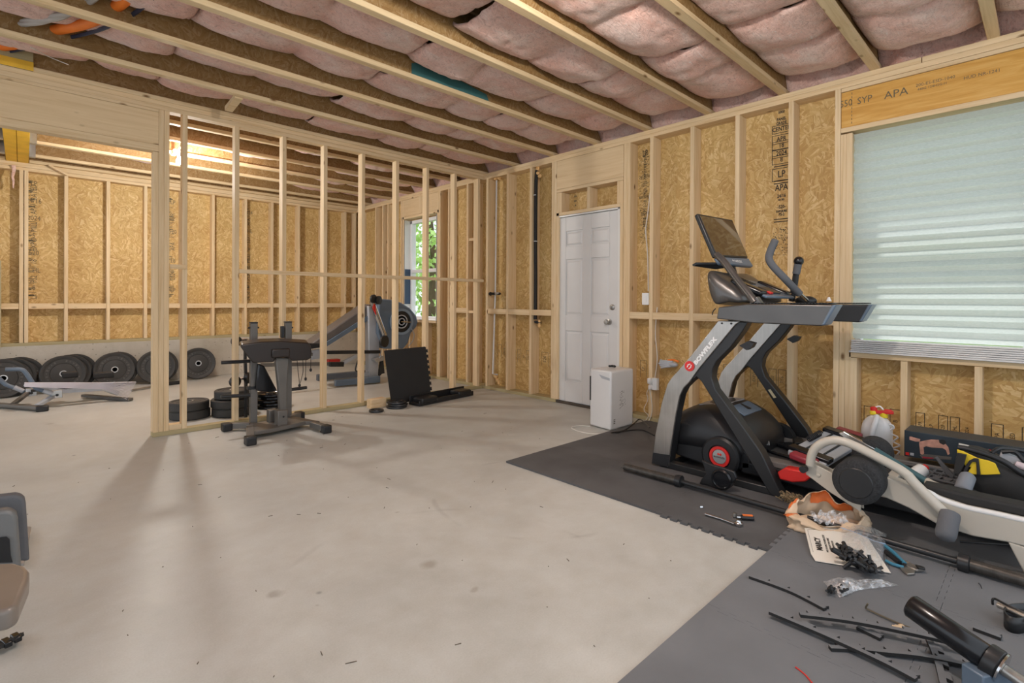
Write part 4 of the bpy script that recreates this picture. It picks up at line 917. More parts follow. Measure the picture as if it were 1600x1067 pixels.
tubething('power_cord', X_([(1015, 668)], 3.6)+Z_([(1000, 655), (990, 662), (975, 672), (955, 676)], .02), .005, 'black', '', 'cord', 8, part_of=tm)
tubething('power_cord', [at(962, 676, 'Z', .02), at(985, 672, 'Z', .02), at(1005, 672, 'Z', .02), at(1022, 680, 'Z', .02)], .005, 'black', '', 'cord', 8, part_of=tm)

# red octagonal block and the board lying on the deck
rb = MB().prism(X_([(1214, 738), (1226, 731), (1260, 737), (1267, 746), (1258, 753), (1238, 754), (1218, 749)], 3.25), (.075, 0, 0)).build('red_block', 'red', bevel=.008); tag(rb, 'bright red eight-sided plastic block beside the treadmill deck', 'block')
pb_ = thing('push_up_board', (3.6, .85, .2), 'white board with black bands and red end caps lying across the treadmill', 'exercise board')
a, b_ = Vector((3.38, 1.02, .215)), Vector((4.02, .93, .28)); dd = (b_-a).normalized(); nz = Vector((0, -.15, 1)).normalized()
MB().obox((a+b_)/2, ((b_-a).length*.86, .22, .03), dd, nz.cross(dd)).build('board', 'light_grey', pb_, bevel=.006)
for t_ in (.02, .98): MB().obox(a*(1-t_)+b_*t_+nz*.012, (.07, .15, .04), dd, nz.cross(dd)).build('end_cap', 'maroon', pb_, bevel=.012)
for s_ in (-.05, .0, .05): MB().tube([a*.88+b_*.12+nz*.02+nz.cross(dd)*s_, a*.12+b_*.88+nz*.02+nz.cross(dd)*s_], .006, 6).build('band', 'black', pb_)
for t_ in (.14, .86): MB().obox(a*(1-t_)+b_*t_+nz*.022, (.07, .24, .03), dd, nz.cross(dd)).build('clamp', 'black_gloss', pb_, bevel=.008)
sp_ = MB(); pts = []
for k in range(60):
    t_ = k/59; c0 = a*(.62-.25*t_)+b_*(.38+.25*t_)+nz*.04+nz.cross(dd)*.085; ang = k*.9
    pts.append(c0+nz*(.016*math.sin(ang))+nz.cross(dd)*(.016*math.cos(ang)))
sp_.tube(pts, .0045, 6).build('coiled_cord', 'black', pb_, smooth=True)
# black brackets and straps on the belt, bagged tube
br = thing('plastic_bracket', (3.6, 1.1, .175), 'black curved plastic bracket lying on the treadmill belt', 'bracket')
zb = .175
MB().prism(Z_([(1196, 690), (1212, 697), (1226, 702), (1240, 712), (1262, 710), (1258, 701), (1246, 697), (1232, 695), (1214, 696)], zb), (0, 0, .022)).build('bracket_body', 'black_gloss', br, bevel=.005)
MB().prism(Z_([(1238, 690), (1252, 689), (1258, 697), (1242, 699)], zb+.018), (0, 0, .03)).build('bracket_clip', 'black', br, bevel=.005)
tubething('black_strap', Z_([(1170, 703), (1190, 700), (1205, 706), (1225, 712), (1240, 716)], .182), .010, 'black_gloss', 'flat black strap lying along the near side of the belt', 'strap', 8)
pbg = thing('bagged_tube', (3.5, 1.28, .19), 'dark tube wrapped in clear film lying against the motor hood', 'tube')
a, b_ = at(1172, 708, 'Z', .20), at(1183, 685, 'Z', .24)
MB().tube([a, b_], .032, 14).build('tube', 'black_gloss', pbg, smooth=True, ang=50); MB().tube([a+Vector((0, .02, 0)), (a+b_)/2, b_+Vector((0, -.05, -.02))], [.038, .04, .036], 12).build('film_wrap', 'film', pbg, smooth=True)

# ------------------------------------------------------------------ barbell along the mat
bb = thing('barbell', (2.965, 1.0, ZM), 'long black barbell lying on the mat beside the treadmill', 'barbell')
zc = .045
s0, s1, s2, s3 = Vector((2.96, 1.99, zc)), Vector((2.972, 1.605, zc)), Vector((2.945, .245, zc)), Vector((2.93, -.16, zc))
MB().tube([s1, s2], .0145, 12).build('shaft', 'steel_black', bb, smooth=True)
for p, q_ in ((s0, s1), (s3, s2)):
    d = (p-q_).normalized(); L = (p-q_).length
    mb = MB().lathe([(.025, 0), (.025, L-.004), (.021, L), (0, L)], q_, d, 20)
    for k in range(12): mb.ring(q_+d*(.03+k*.012), d, .0258, .02, .004, 16)
    mb.build('sleeve', plain('worn_black_steel', (.075, .068, .06), .4, .5, .3, 30), bb, smooth=True, ang=40)
    MB().lathe([(.015, -.01), (.037, -.005), (.037, .03), (.026, .034)], q_-d*.02, d, 22).build('collar', 'steel_black', bb, smooth=True, ang=40)

# plastic pulley cover on the mat
pc = thing('pulley_cover', (3.12, 1.44, ZM), 'black plastic cover with a round hub propped beside the barbell', 'cover')
MB().prism(X_([(1096, 719), (1112, 726), (1130, 731), (1147, 737), (1151, 747), (1140, 760), (1120, 764), (1104, 758), (1092, 756), (1096, 748), (1103, 741)], 3.08), (.022, 0, 0)).build('cover_plate', 'black', pc, bevel=.006)
cc = at(1127.5, 749, 'X', 3.075)
MB().lathe([(.062, -.04), (.062, .005), (.054, .014), (.050, .014), (.046, .008), (0, .008)], cc, (-1, 0, 0), 32).build('round_hub', 'black_gloss', pc, smooth=True, ang=35)
# bundle of dry fibre by the strut
sb_ = thing('fibre_bundle', (3.22, 1.0, ZM), 'tangled bundle of dry brown fibre at the foot of the treadmill strut', 'bundle')
rs = random.Random(9); q = MB(); c0 = at(1236, 780, 'Z', .04)
for k in range(170):
    a0 = rs.uniform(-.05, .06); r0 = rs.uniform(0, .035); an = rs.uniform(0, 2*PI); p = c0+Vector((-.02, a0*-1, 0))+Vector((0, 0, 0))
    p1 = c0+Vector((r0*math.cos(an), -a0*.9, r0*math.sin(an)*.9)); p2 = p1+Vector((rs.uniform(-.02, .02), rs.uniform(-.035, .035), rs.uniform(-.012, .02)))
    q.tube([p1, (p1+p2)/2+Vector((rs.uniform(-.01, .01), 0, rs.uniform(0, .01))), p2], rs.uniform(.0012, .0028), 5)
q.build('fibres', 'straw', sb_)
MB().tube([c0+Vector((.0, -.05, -.005)), c0+Vector((.0, -.10, -.01))], .036, 12).build('rolled_end', plain('brown_roll', (.12, .085, .06), .85, var=.3, nscale=40, bmp=.4), sb_, smooth=True, ang=50)

# ------------------------------------------------------------------ cream bench of the weight machine
be = thing('weight_bench', (3.2, .1, ZM), 'cream steel weight bench with foam rollers and bent grip tubes at the right edge', 'weight bench')
beam = X_([(1300, 733), (1340, 741), (1374, 742), (1405, 752), (1440, 767), (1470, 780), (1509, 793), (1560, 804), (1640, 822)], 3.05) + X_([(1655, 868), (1577, 848), (1520, 838), (1467, 821), (1420, 794), (1380, 776), (1340, 772), (1298, 770)], 3.05)
MB().prism(beam, (.06, 0, 0)).build('main_beam', 'cream', be, bevel=.006)
MB().tube(curve(X_([(1440, 765), (1455, 771), (1470, 780), (1509, 793), (1560, 804), (1640, 822)], 3.06), 4), .013, 10).build('beam_edge', 'white_paint', be, smooth=True)
MB().prism(X_([(1259, 741), (1260, 729), (1268, 723), (1345, 762), (1345, 800), (1298, 770)], 3.035), (.012, 0, 0)).prism([p+Vector((.055, 0, 0)) for p in X_([(1259, 741), (1260, 729), (1268, 723), (1345, 762), (1345, 800), (1298, 770)], 3.035)], (.012, 0, 0)).build('link_plate', 'cream', be, bevel=.003)
p = at(1254, 734, 'X', 3.0); MB().lathe([(.0, 0), (.018, .001), (.018, .04), (.014, .042)], p+Vector((0, 0, 0)), (1, 0, 0), 18).build('pivot_cap', 'black', be, smooth=True, ang=40)
p = at(1279, 742, 'X', 3.034); MB().lathe([(.011, 0), (.009, .004), (0, .005)], p, (-1, 0, 0), 12).build('bolt', 'cream', be, smooth=True)
leg = X_([(1575, 847), (1625, 862), (1640, 930), (1603, 930), (1592, 880)], 3.05)
for p in leg: p.z = max(p.z, ZM+.001)
MB().prism(leg, (.06, 0, 0)).build('leg', 'cream', be, bevel=.005)
MB().tube(X_([(1500, 846), (1530, 848), (1590, 852)], 3.10), .006, 8).build('adjuster_rod', 'steel_black', be)
# seat pad
pad = X_([(1440, 757), (1470, 763), (1530, 777), (1640, 800), (1640, 818), (1560, 800), (1509, 790), (1472, 777), (1445, 766)], 3.10)
MB().prism(pad, (.10, 0, 0)).build('bench_pad', 'black_matte', be, bevel=.012, segs=3)
MB().box((3.08, .55, .205), (3.60, .60, .25)).build('cross_tube', 'cream', be, bevel=.005)
# near grip tube
t1 = X_([(1266, 727), (1268, 712), (1275, 699), (1290, 690), (1308, 688), (1330, 694), (1370, 714), (1405, 733), (1420, 744)], 3.02)
MB().tube(curve(t1, 5), .0215, 16).build('lift_tube', 'cream', be, smooth=True, ang=80)
t2 = X_([(1418, 742), (1428, 754), (1450, 776), (1470, 796), (1483, 808)], 3.02)
MB().tube(curve(t2, 5), .0225, 16).build('lift_tube', 'cream', be, smooth=True, ang=80)
p = at(1421, 746, 'X', 3.015); MB().box(p-Vector((.006, .006, .006)), p+Vector((.006, .006, .006))).build('tube_pin', 'black', be)
a, b_ = at(1484, 806, 'X', 3.0), at(1477, 838, 'X', 2.93)
dg = (b_-a).normalized(); MB().lathe([(.036, 0), (.038, .01), (.038, .10), (.034, .118), (.02, .128), (0, .13)], a-dg*.012, dg, 24).build('foam_grip', 'grip', be, smooth=True, ang=60)
# far grip tube
t3 = [at(1300, 683, 'X', 3.42), at(1330, 684, 'X', 3.42), at(1366, 703, 'X', 3.42), at(1410, 730, 'X', 3.42), at(1455, 757, 'X', 3.42)]
MB().tube(t3[2:], .019, 14).build('far_lift_tube', 'teal', be, smooth=True, ang=60)
MB().prism(X_([(1310, 677), (1318, 674), (1372, 704), (1369, 712), (1345, 705)], 3.45), (.03, 0, 0)).build('far_bracket', 'chrome', be, bevel=.003)
MB().tube(curve([at(1448, 752, 'X', 3.42), at(1462, 759, 'X', 3.40), at(1485, 766, 'X', 3.38), at(1500, 769, 'X', 3.35), at(1508, 764, 'X', 3.33)], 5), .0205, 14).build('far_lift_tube', 'cream', be, smooth=True, ang=80)
a, b_ = at(1503, 768, 'X', 3.33), at(1512, 745, 'X', 3.42); dg = (b_-a).normalized()
MB().lathe([(.0, 0), (.028, .003), (.033, .012), (.033, .105), (.026, .115), (0, .118)], a, dg, 22).build('foam_grip', plain('pale_grip', (.20, .22, .25), .85, bmp=.3), be, smooth=True, ang=60)
# foam roller
c0 = at(1337, 755, 'X', 2.925)
MB().lathe([(.070, 0), (.098, .004), (.106, .018), (.106, .165), (.098, .18), (.07, .184)], c0, (1, .0, 0), 40).build('foam_roller', 'foam', be, smooth=True, ang=60)
MB().lathe([(.0, -.004), (.068, -.004), (.072, .0), (.072, .01)], c0, (1, 0, 0), 36).build('roller_cap', 'steel_black', be, smooth=True, ang=40)
MB().tube([c0+Vector((.1, 0, 0)), c0+Vector((.70, 0, 0))], .014, 12).build('roller_axle', 'chrome', be, smooth=True)
c1 = Vector((3.46, .70, .300)); MB().lathe([(.060, 0), (.082, .004), (.090, .018), (.090, .14), (.082, .155), (.06, .158)], c1, (1, 0, 0), 36).build('foam_roller', 'foam', be, smooth=True, ang=60)

# ------------------------------------------------------------------ things on and behind the bench
jg = thing('pump_sprayer_jug', (4.15, .85, .0), 'white plastic sprayer jug with red and yellow caps behind the treadmill', 'sprayer')
jx = 4.16; secs = []
jo = [(1345, 1394, 720), (1345, 1395, 690), (1346, 1395, 668), (1349, 1393, 659), (1356, 1385, 652), (1364, 1377, 648)]
for xa, xb, y in jo:
    a, b_ = at(xa, y, 'X', jx), at(xb, y, 'X', jx); c = (a+b_)/2; hw = abs(a.y-b_.y)/2; dx_ = min(hw*.85, .085)
    secs.append([Vector((c.x+dx_*math.copysign(abs(math.cos(t))**.6, math.cos(t)), c.y+hw*math.copysign(abs(math.sin(t))**.6, math.sin(t)), c.z)) for t in [2*PI*k/16 for k in range(16)]])
s0 = [Vector((p.x, p.y, .001)) for p in secs[0]]; s1 = [Vector((p.x, p.y, .03)) for p in secs[0]]
loft('jug_body', [s0, s1]+secs, 'white', jg, 1)
c = at(1371, 652, 'X', jx-.03); MB().tube(curve([c+Vector((-.03, .02, -.19)), c+Vector((-.075, .015, -.10)), c+Vector((-.06, .0, -.02)), c+Vector((-.02, 0, .01))], 5), .017, 10).build('jug_handle', 'white', jg, smooth=True)
p = at(1366, 647, 'X', jx); MB().lathe([(.024, 0), (.026, .015), (.022, .025)], p, (0, .1, 1)).build('yellow_collar', 'yellow_cap', jg, smooth=True, ang=40)
MB().lathe([(.02, .024), (.02, .045), (.012, .05), (0, .05)], p, (0, .1, 1)).build('red_cap', 'red', jg, smooth=True, ang=40)
p = at(1381, 652, 'X', jx); MB().lathe([(.022, 0), (.022, .03), (.012, .04), (0, .04)], p, (0, 0, 1)).build('yellow_cap', 'yellow_cap', jg, smooth=True, ang=40)
MB().obox(at(1382, 644, 'X', jx-.01), (.10, .022, .022), (0, -1, .1)).obox(at(1388, 642, 'X', jx-.01), (.02, .02, .04), (0, 0, 1)).build('spray_trigger', 'red', jg, bevel=.004)
MB().tube(curve(X_([(1367, 641), (1369, 636), (1375, 635), (1380, 640)], jx), 5), .005, 8).build('spray_hose', 'white', jg, smooth=True)
MB().tube(curve(X_([(1388, 662), (1395, 665), (1396, 669), (1391, 671)], jx-.03), 5), .006, 8).build('side_handle', 'white', jg, smooth=True)
tubething('coiled_hose', X_([(1392, 678), (1403, 683), (1396, 690), (1406, 696), (1394, 701), (1405, 705), (1400, 712)], 4.10), .005, 'white', 'thin white hose zigzagging between the jug and the dark carton', 'hose', 8)

bx = thing('product_carton', (3.9, .4, .2), 'long dark carton printed with a person holding a plank pose', 'box')
XB = 3.90; tl, bl = at(1413, 672, 'X', XB), at(1411.5, 712, 'X', XB); yl = tl.y; yr = -.35; zt_, zb_ = tl.z, max(bl.z, .203)
MB().box((XB, yr, zb_), (XB+.20, yl, zt_)).build('carton', 'box', bx, bevel=.003)
XF = XB-.001
def bpoly(name, pts, mat, th=.0006):
    P = [at(x, y, 'X', XF) for x, y in pts]; return MB().prism(P, (-th, 0, 0)).build(name, mat, bx)
bpoly('printed_figure', [(1436, 692), (1437, 690), (1446, 688), (1455, 686.5), (1466, 687), (1473, 691), (1478, 694), (1482, 699), (1484, 709), (1481, 711), (1478, 703), (1473, 700), (1466, 699.5), (1455, 699), (1447, 697), (1443, 699), (1444, 708), (1442, 711), (1438, 709), (1437, 700)], 'skin')
bpoly('printed_figure', [(1421, 682), (1424, 682), (1430, 684), (1438, 686), (1437, 690), (1431, 690), (1425, 688), (1421, 687)], 'skin')
bpoly('printed_hair', [(1467, 688), (1472, 686.5), (1477, 688), (1478.5, 693), (1474, 695), (1468, 692)], 'black_matte', .001)
bpoly('printed_board', [(1437, 711), (1444, 709), (1487, 714), (1486, 718), (1441, 716)], 'grey_paint')
bpoly('printed_board', [(1441, 713), (1459, 715), (1458, 717), (1442, 716)], 'maroon', .001)
bpoly('printed_label', [(1498, 692), (1545, 702), (1545, 707), (1498, 700)], 'paper')
bpoly('printed_label', [(1545, 702), (1552, 703.5), (1549, 708), (1545, 707)], 'red', .001)
bpoly('printed_label', [(1415, 706), (1420.5, 707), (1420.5, 711.5), (1415, 710.5)], 'red', .001); bpoly('printed_label', [(1422, 707), (1428, 708), (1428, 712), (1422, 711)], 'light_grey', .001)

sbt = thing('small_squeeze_bottle', (3.55, .5, .28), 'small white bottle with a red cap lying behind the bent cream tube', 'bottle')
a, b_ = at(1434, 739, 'Z', .235), at(1449, 728, 'Z', .265)
d = (b_-a).normalized(); MB().lathe([(0, 0), (.032, .004), (.036, .03), (.034, .07), (.018, .085)], a-d*.03, d, 20).build('bottle_body', 'white', sbt, smooth=True, ang=60)
MB().lathe([(.019, .083), (.018, .10), (0, .102)], a-d*.03, d, 16).build('red_cap', 'red', sbt, smooth=True, ang=40)
# black lattice trays on the pad
lt_ = thing('lattice_tray', (3.5, .4, .27), 'grey plastic tray with slots lying beside the tool bag', 'tray')
q = MB(); o = at(1446, 745, 'Z', .222); ux = (at(1496, 757, 'Z', .222)-o).normalized(); uy = (at(1480, 722, 'Z', .222)-o).normalized()
def tp(u, v): return o+ux*u+uy*v
for v in (0, .07, .14, .21): q.tube([tp(-.03, v), tp(.20, v)], .006, 6)
for k in range(12): q.tube([tp(-.03+k*.02, 0), tp(-.03+k*.02+(.01 if k % 2 else -.01), .21)], .004, 6)
for k in range(5): q.obox(tp(.0+.045*k, .035), (.03, .05, .012), ux, uy)
q.build('tray_lattice', 'grip', lt_, weld=False)
tag(MB().prism(X_([(1461, 715), (1464, 714), (1491, 743), (1488, 748), (1478, 741)], 3.62), (.02, 0, 0)).build('flat_bar', 'grip', bevel=.002), 'thin dark flat bar leaning across the slotted tray', 'bar')

bag = thing('tool_bag', (3.6, .1, .205), 'open black and yellow canvas tool bag on the treadmill deck beside the bench', 'bag')
body = X_([(1493, 722), (1500, 702), (1540, 716), (1562, 728), (1600, 745), (1640, 760), (1640, 815), (1590, 800), (1562, 790), (1530, 782), (1510, 772), (1497, 750)], 3.44)
q = MB(); secs = []
for dx, s_ in ((.0, .90), (.03, 1), (.16, 1.0), (.26, .96), (.30, .85)):
    c = sum((p for p in body), Vector())/len(body); secs.append([Vector((3.44+dx, c.y+(p.y-c.y)*s_, max(.206, c.z+(p.z-c.z)*s_))) for p in body])
loft('bag_body', secs, 'black_matte', bag, 1)
def bagp(name, pts, mat, dx=-.008, th=.008, bev=.003): return MB().prism(X_(pts, 3.44+dx), (th, 0, 0)).build(name, mat, bag, bevel=bev)
bagp('yellow_panel', [(1495, 702), (1505, 705), (1528, 716), (1545, 720), (1555, 724), (1563, 741), (1540, 742), (1512, 741), (1511, 739), (1517, 730), (1508, 728), (1500, 712), (1496, 710)], 'yellow', -.012)
bagp('side_pocket', [(1496, 708), (1510, 711), (1506, 727), (1499, 742), (1490, 740), (1491, 726)], 'black_matte', -.03, .03)
bagp('strap_loop', [(1503, 741), (1507, 730), (1514, 720), (1522, 716), (1529, 717), (1532, 742), (1526, 742), (1525, 722), (1519, 722), (1513, 731), (1510, 742)], 'black_matte', -.022, .012)
q = MB(); q.tube(curve(X_([(1497, 699), (1515, 702), (1545, 711), (1570, 722), (1598, 740), (1640, 760)], 3.46), 5), .014, 10); q.build('bag_rim', 'black', bag, smooth=True)
MB().tube(curve([at(1549, 708, 'X', 3.60), at(1556, 703, 'X', 3.62), at(1566, 700.5, 'X', 3.65), at(1590, 703, 'X', 3.7), at(1625, 712, 'X', 3.75)], 5), .010, 8).build('carry_handle', 'black', bag, smooth=True)
MB().tube(curve([at(1565, 706, 'X', 3.60), at(1585, 706, 'X', 3.60), at(1596, 716, 'X', 3.60), at(1604, 724, 'X', 3.6)], 5), .010, 8).build('carry_handle', 'black', bag, smooth=True)
tag(MB().obox(at(1578, 717, 'X', 3.62), (.08, .05, .03), (0, -1, -.3)).build('plastic_part', 'light_grey', bevel=.008), 'pale grey plastic part lying in the open tool bag', 'part')
tag(MB().lathe([(0, 0), (.016, .004), (.018, .03), (.018, .09), (0, .095)], at(1585, 724, 'X', 3.58), (0, -1, -.3), 14).build('screw_packet', plain('pale_pink', (.62, .52, .54), .4), smooth=True), 'pale pink packet at the right end of the tool bag', 'packet')
tubething('black_rod', X_([(1516, 764), (1540, 774), (1570, 781), (1640, 800)], 3.40), .006, 'black', 'thin black rod lying in front of the tool bag', 'rod', 8)

# ------------------------------------------------------------------ things on the grey floor tiles
ZT_ = .0130
def G(x, y, z=0.0): return at(x, y, 'Z', ZT_+z)
# shopping bag, orange and tan
tb = thing('crumpled_shopping_bag', G(1290, 830), 'crumpled tan plastic bag with orange print beside the barbell', 'bag')
def bagfn(c, ru, rv, h, sd_, open_=.35, du=Vector((1, 0, 0))):
    du = Vector(du).normalized(); dv = Vector((-du.y, du.x, 0))
    def fn(a, b):
        th = 2*PI*a; r = math.sin(PI*(.12+.88*(1-b)*1.0)*.5)**.7 if False else (1-.25*b*b)
        w = noise.noise(Vector((math.cos(th)*2.2+sd_, math.sin(th)*2.2, b*2.5)))*.22 + noise.noise(Vector((math.cos(th)*7, math.sin(th)*7+sd_, b*6)))*.09
        r2 = r*(1+w); z = (.8+.45*math.sin(th))*h*math.sin(min(1, b*1.1)*PI/2)**.8*(1+.6*noise.noise(Vector((math.cos(th)*2.1, math.sin(th)*2.1, sd_))))
        return c+du*(math.cos(th)*ru*r2)+dv*(math.sin(th)*rv*r2)+Vector((0, 0, .003+max(z, 0)))
    return fn
c0 = G(1291, 828)
# the bag's near rim stands up between measured pixels; its long axis runs along the barbell
fn = bagfn(c0, .19, .10, .12, 3.3, du=Vector((.62, -.78, 0)))
MB().grid(fn, 64, 18).build('bag_wall', 'tan_bag', tb, smooth=True, solid=.001, ang=70)
fn2 = bagfn(c0+Vector((.0, 0, 0)), .176, .075, .055, 8.1, du=Vector((.62, -.78, 0)))
MB().grid(lambda a, b: c0+Vector((.62, -.78, 0))*(.165*b*math.cos(2*PI*a))+Vector((.78, .62, 0))*(.07*b*math.sin(2*PI*a))+Vector((0, 0, .012+.035*b*b+.02*noise.noise(Vector((a*9, b*4, 2))))), 40, 8).build('bag_inside', 'tan_bag', tb, smooth=True, ang=70)
q = MB()
for i_, (xa, ya, xb, yb) in enumerate(((1237, 802, 1248, 812), (1268, 803, 1296, 803), (1298, 803, 1322, 804))): pass
def patch(pts_, nm, m_):      # a printed patch riding on the bag wall
    P = [Vector(p) for p in pts_]; MB().prism(P, (P[1]-P[0]).cross(P[2]-P[0]).normalized()*.0008).build(nm, m_, tb)
def wallp(a, b, off=.004):
    p = Vector(fn(a, b)); n = (p-c0); n.z = 0; return p+n.normalized()*off
for a0, a1, b0, b1 in ((.47, .53, .45, .95), (.36, .42, .5, .95)):
    mb = MB().grid(lambda u, v: wallp(a0+(a1-a0)*u, b0+(b1-b0)*v), 8, 6); mb.build('orange_print', 'orange_print', tb, smooth=True)
mb = MB().grid(lambda u, v: wallp(.09+.20*u, .35+.55*v, -.006), 16, 8); mb.build('orange_print', 'orange_print', tb, smooth=True)
mb = MB().grid(lambda u, v: c0+Vector((.62, -.78, 0))*(-.07+.16*u)+Vector((.78, .62, 0))*(-.04+.06*v)+Vector((0, 0, .05+.03*v+.03*noise.noise(Vector((u*7, v*6, 5))))), 24, 14); mb.build('film_packet', 'film', tb, smooth=True)

# instruction manual with its print
mn = thing('instruction_manual', G(1320, 860), 'cream instruction manual with black print lying on the orange-printed bag', 'booklet')
mp = [G(1257, 826, .035), G(1326, 823, .045), G(1358, 832, .04), G(1367, 837, .03), G(1392, 896, .004), G(1320, 884, .003), G(1273, 877, .003), G(1266, 865, .01)]
mp = [G(1257, 826, .03), G(1312, 822, .034), G(1344, 823, .034), G(1392, 896, .004), G(1330, 886, .003), G(1274, 877, .003), G(1267, 866, .008)]
MB().prism(mp, (0, 0, .004)).build('pages', 'paper', mn, bevel=.001, segs=1)
def mq(u, v):   # u along the near edge, v from the left edge
    a = mp[0]*(1-u)+mp[1]*u; b2 = mp[6]*(1-u)+mp[4]*u; return a*(1-v)+b2*v+Vector((0, 0, .0062))
rt = (mq(.2, .1)-mq(.2, .9)).normalized(); upv = (mq(.0, .5)-mq(.9, .5)).normalized()
nrm_ = rt.cross(upv)
if nrm_.z < 0: rt = -rt
text('manual_title', 'MARCY', mq(.28, .60), .034, rt, upv, 'ink', mn, bold=.001)
for k, s_ in enumerate(('MULTI-FUNCTIONING ELITE', 'WEIGHT MACHINE', 'MWM-8150')): text('manual_line', s_, mq(.47+.10*k, .55), (.0125), rt, upv, 'ink', mn)
q = MB()
for (u0, v0, u1, v1) in ((.07, .10, .95, .10), (.07, .10, .07, .93)): q.tube([mq(u0, v0), mq(u1, v1)], .0006, 4)
q.build('printed_rule', 'ink', mn)
q = MB()
for k in range(6): q.tube([G(1363+k*4, 860+k*.6, .0155), G(1370+k*4, 886+k*.6, .009)], .0006, 4)
q.build('printed_lines', 'ink', mn)
def tilted(nm, poly, mat, parent, z0, lift, sd_, hgt=.02):
    """crinkled film sheet pulled over a floor polygon"""
    P = [G(x, y) for x, y in poly]
    def fn(u, v):
        a = P[0]*(1-u)+P[1]*u; b2 = P[3]*(1-u)+P[2]*u; p = a*(1-v)+b2*v
        e = (math.sin(PI*u)*math.sin(PI*v))**.6
        return p+Vector((0, 0, z0+lift*e+hgt*e*noise.noise(Vector((u*6+sd_, v*6, 0)))+.004*noise.noise(Vector((u*22, v*22, sd_)))))
    return MB().grid(fn, 36, 30).build(nm, mat, parent, smooth=True, ang=80)
zb1 = thing('zip_bag_of_hardware', G(1345, 870), 'clear zip bag holding dark bolts and washers on the manual', 'bag')
tilted('bag_film', [(1312, 820), (1385, 843), (1376, 905), (1318, 880)], 'zip', zb1, .03, .045, 1.0)
rs = random.Random(21)
def bolt(p, d, L, r, parent, nm='bolt'):
    d = Vector(d).normalized(); MB().lathe([(r*1.8, 0), (r*1.8, r*1.2), (r, r*1.2), (r, L), (0, L)], p, d, 8).build(nm, 'steel_black', parent)
for k in range(60):
    t_ = k/59; p = G(1316+50*t_+rs.uniform(-6, 6), 862+28*t_+rs.uniform(-8, 6), .016+rs.uniform(0, .03))
    bolt(p, (rs.uniform(-1, 1), rs.uniform(-1, 1), rs.uniform(-.3, .5)), rs.uniform(.025, .06), rs.uniform(.006, .010), zb1)
zz_ = [G(1313, 824, .055), G(1340, 833, .06), G(1365, 845, .055), G(1384, 850, .05)]
MB().tube(zz_, .0022, 6).build('zip_seal', plain('zip_blue', (.30, .42, .58), .4), zb1, smooth=True)
zb2 = thing('small_parts_bag', G(1320, 915), 'small clear bag with a few dark screws lying alone on the grey tile', 'bag')
tilted('bag_film', [(1285, 910), (1340, 908), (1346, 922), (1312, 935)], 'zip', zb2, .004, .03, 4.0, .015)
tilted('bag_neck', [(1325, 910), (1372, 907), (1405, 916), (1335, 924)], 'zip', zb2, .004, .015, 6.0, .01)
for k in range(12):
    p = G(1305+rs.uniform(-10, 14), 922+rs.uniform(-3, 5), .006+rs.uniform(0, .014)); bolt(p, (rs.uniform(-1, 1), rs.uniform(-1, 1), rs.uniform(-.1, .5)), .02, .0045, zb2, 'screw')

# pliers
pl = thing('adjustable_pliers', G(1410, 880), 'slip-joint pliers with blue handles on the grey tile beside the manual', 'pliers')
MB().tube(curve([G(1382, 852, .02), G(1395, 862, .018), G(1408, 875, .014), G(1414, 881, .012)], 4), [.008]*9+[.009]*4, 8).build('handle', 'blue_grip', pl, smooth=True)
MB().tube(curve([G(1384, 876, .012), G(1394, 881, .01), G(1404, 884, .01), G(1412, 886, .01)], 4), .007, 8).build('handle', 'blue_grip', pl, smooth=True)
MB().prism([G(1408, 876, .004), G(1420, 881, .004), G(1432, 888, .004), G(1444, 889, .004), G(1443, 893, .004), G(1432, 894, .004), G(1422, 890, .004), G(1410, 884, .004)], (0, 0, .011)).build('upper_jaw', 'steel', pl, bevel=.002)
MB().prism([G(1404, 885, .001), G(1416, 887, .001), G(1430, 893, .001), G(1429, 899, .001), G(1418, 900, .001), G(1409, 893, .001)], (0, 0, .010)).build('lower_jaw', 'steel', pl, bevel=.002)
MB().lathe([(.008, 0), (.008, .004), (0, .005)], G(1413, 882, .015), (0, 0, 1), 10).build('pivot', 'steel_black', pl)
pl2 = thing('black_gripped_pliers', G(1395, 870), 'second pliers with black grips half hidden under the manual', 'pliers')
MB().tube(curve([G(1384, 862, .012), G(1395, 870, .012), G(1406, 879, .012)], 4), .010, 8).build('handle', 'black', pl2, smooth=True)
MB().prism([G(1430, 884, .016), G(1444, 888, .016), G(1446, 891, .016), G(1436, 890, .016)], (0, 0, .008)).build('jaw', 'steel_black', pl2, bevel=.002)

# ratchet and screwdriver
rw = thing('socket_ratchet', G(1130, 812), 'chrome socket ratchet lying on the dark tile left of the barbell', 'ratchet')
MB().tube([G(1102, 803, .01), G(1125, 810, .01), G(1147, 818, .012)], [.007, .006, .005], 10).build('ratchet_handle', 'chrome', rw, smooth=True, ang=50)
MB().lathe([(.012, 0), (.020, .003), (.021, .014), (.013, .02), (.012, .032), (0, .033)], G(1154, 821, .001), (0, 0, 1), 18).build('ratchet_head', 'chrome', rw, smooth=True, ang=50)
sd_ = thing('stubby_screwdriver', G(1168, 809), 'stubby orange and black screwdriver beside the ratchet', 'screwdriver')
a, b_ = G(1157, 808, .014), G(1178, 809.5, .014); MB().tube([a, a*.9+b_*.1, b_*.96+a*.04, b_], [.010, .014, .014, .010], 8).build('handle', 'black', sd_, smooth=True, ang=30)
for s_ in (-.8, .8): MB().tube([a*.85+b_*.15+Vector((0, 0, .0125+.0*s_))+(b_-a).cross(Vector((0, 0, 1))).normalized()*.006*s_, a*.1+b_*.9+Vector((0, 0, .0125))+(b_-a).cross(Vector((0, 0, 1))).normalized()*.006*s_], .004, 6).build('handle_stripe', 'orange_print', sd_)
MB().tube([a, a+(a-b_).normalized()*.018], .006, 8).build('ferrule', 'chrome', sd_)
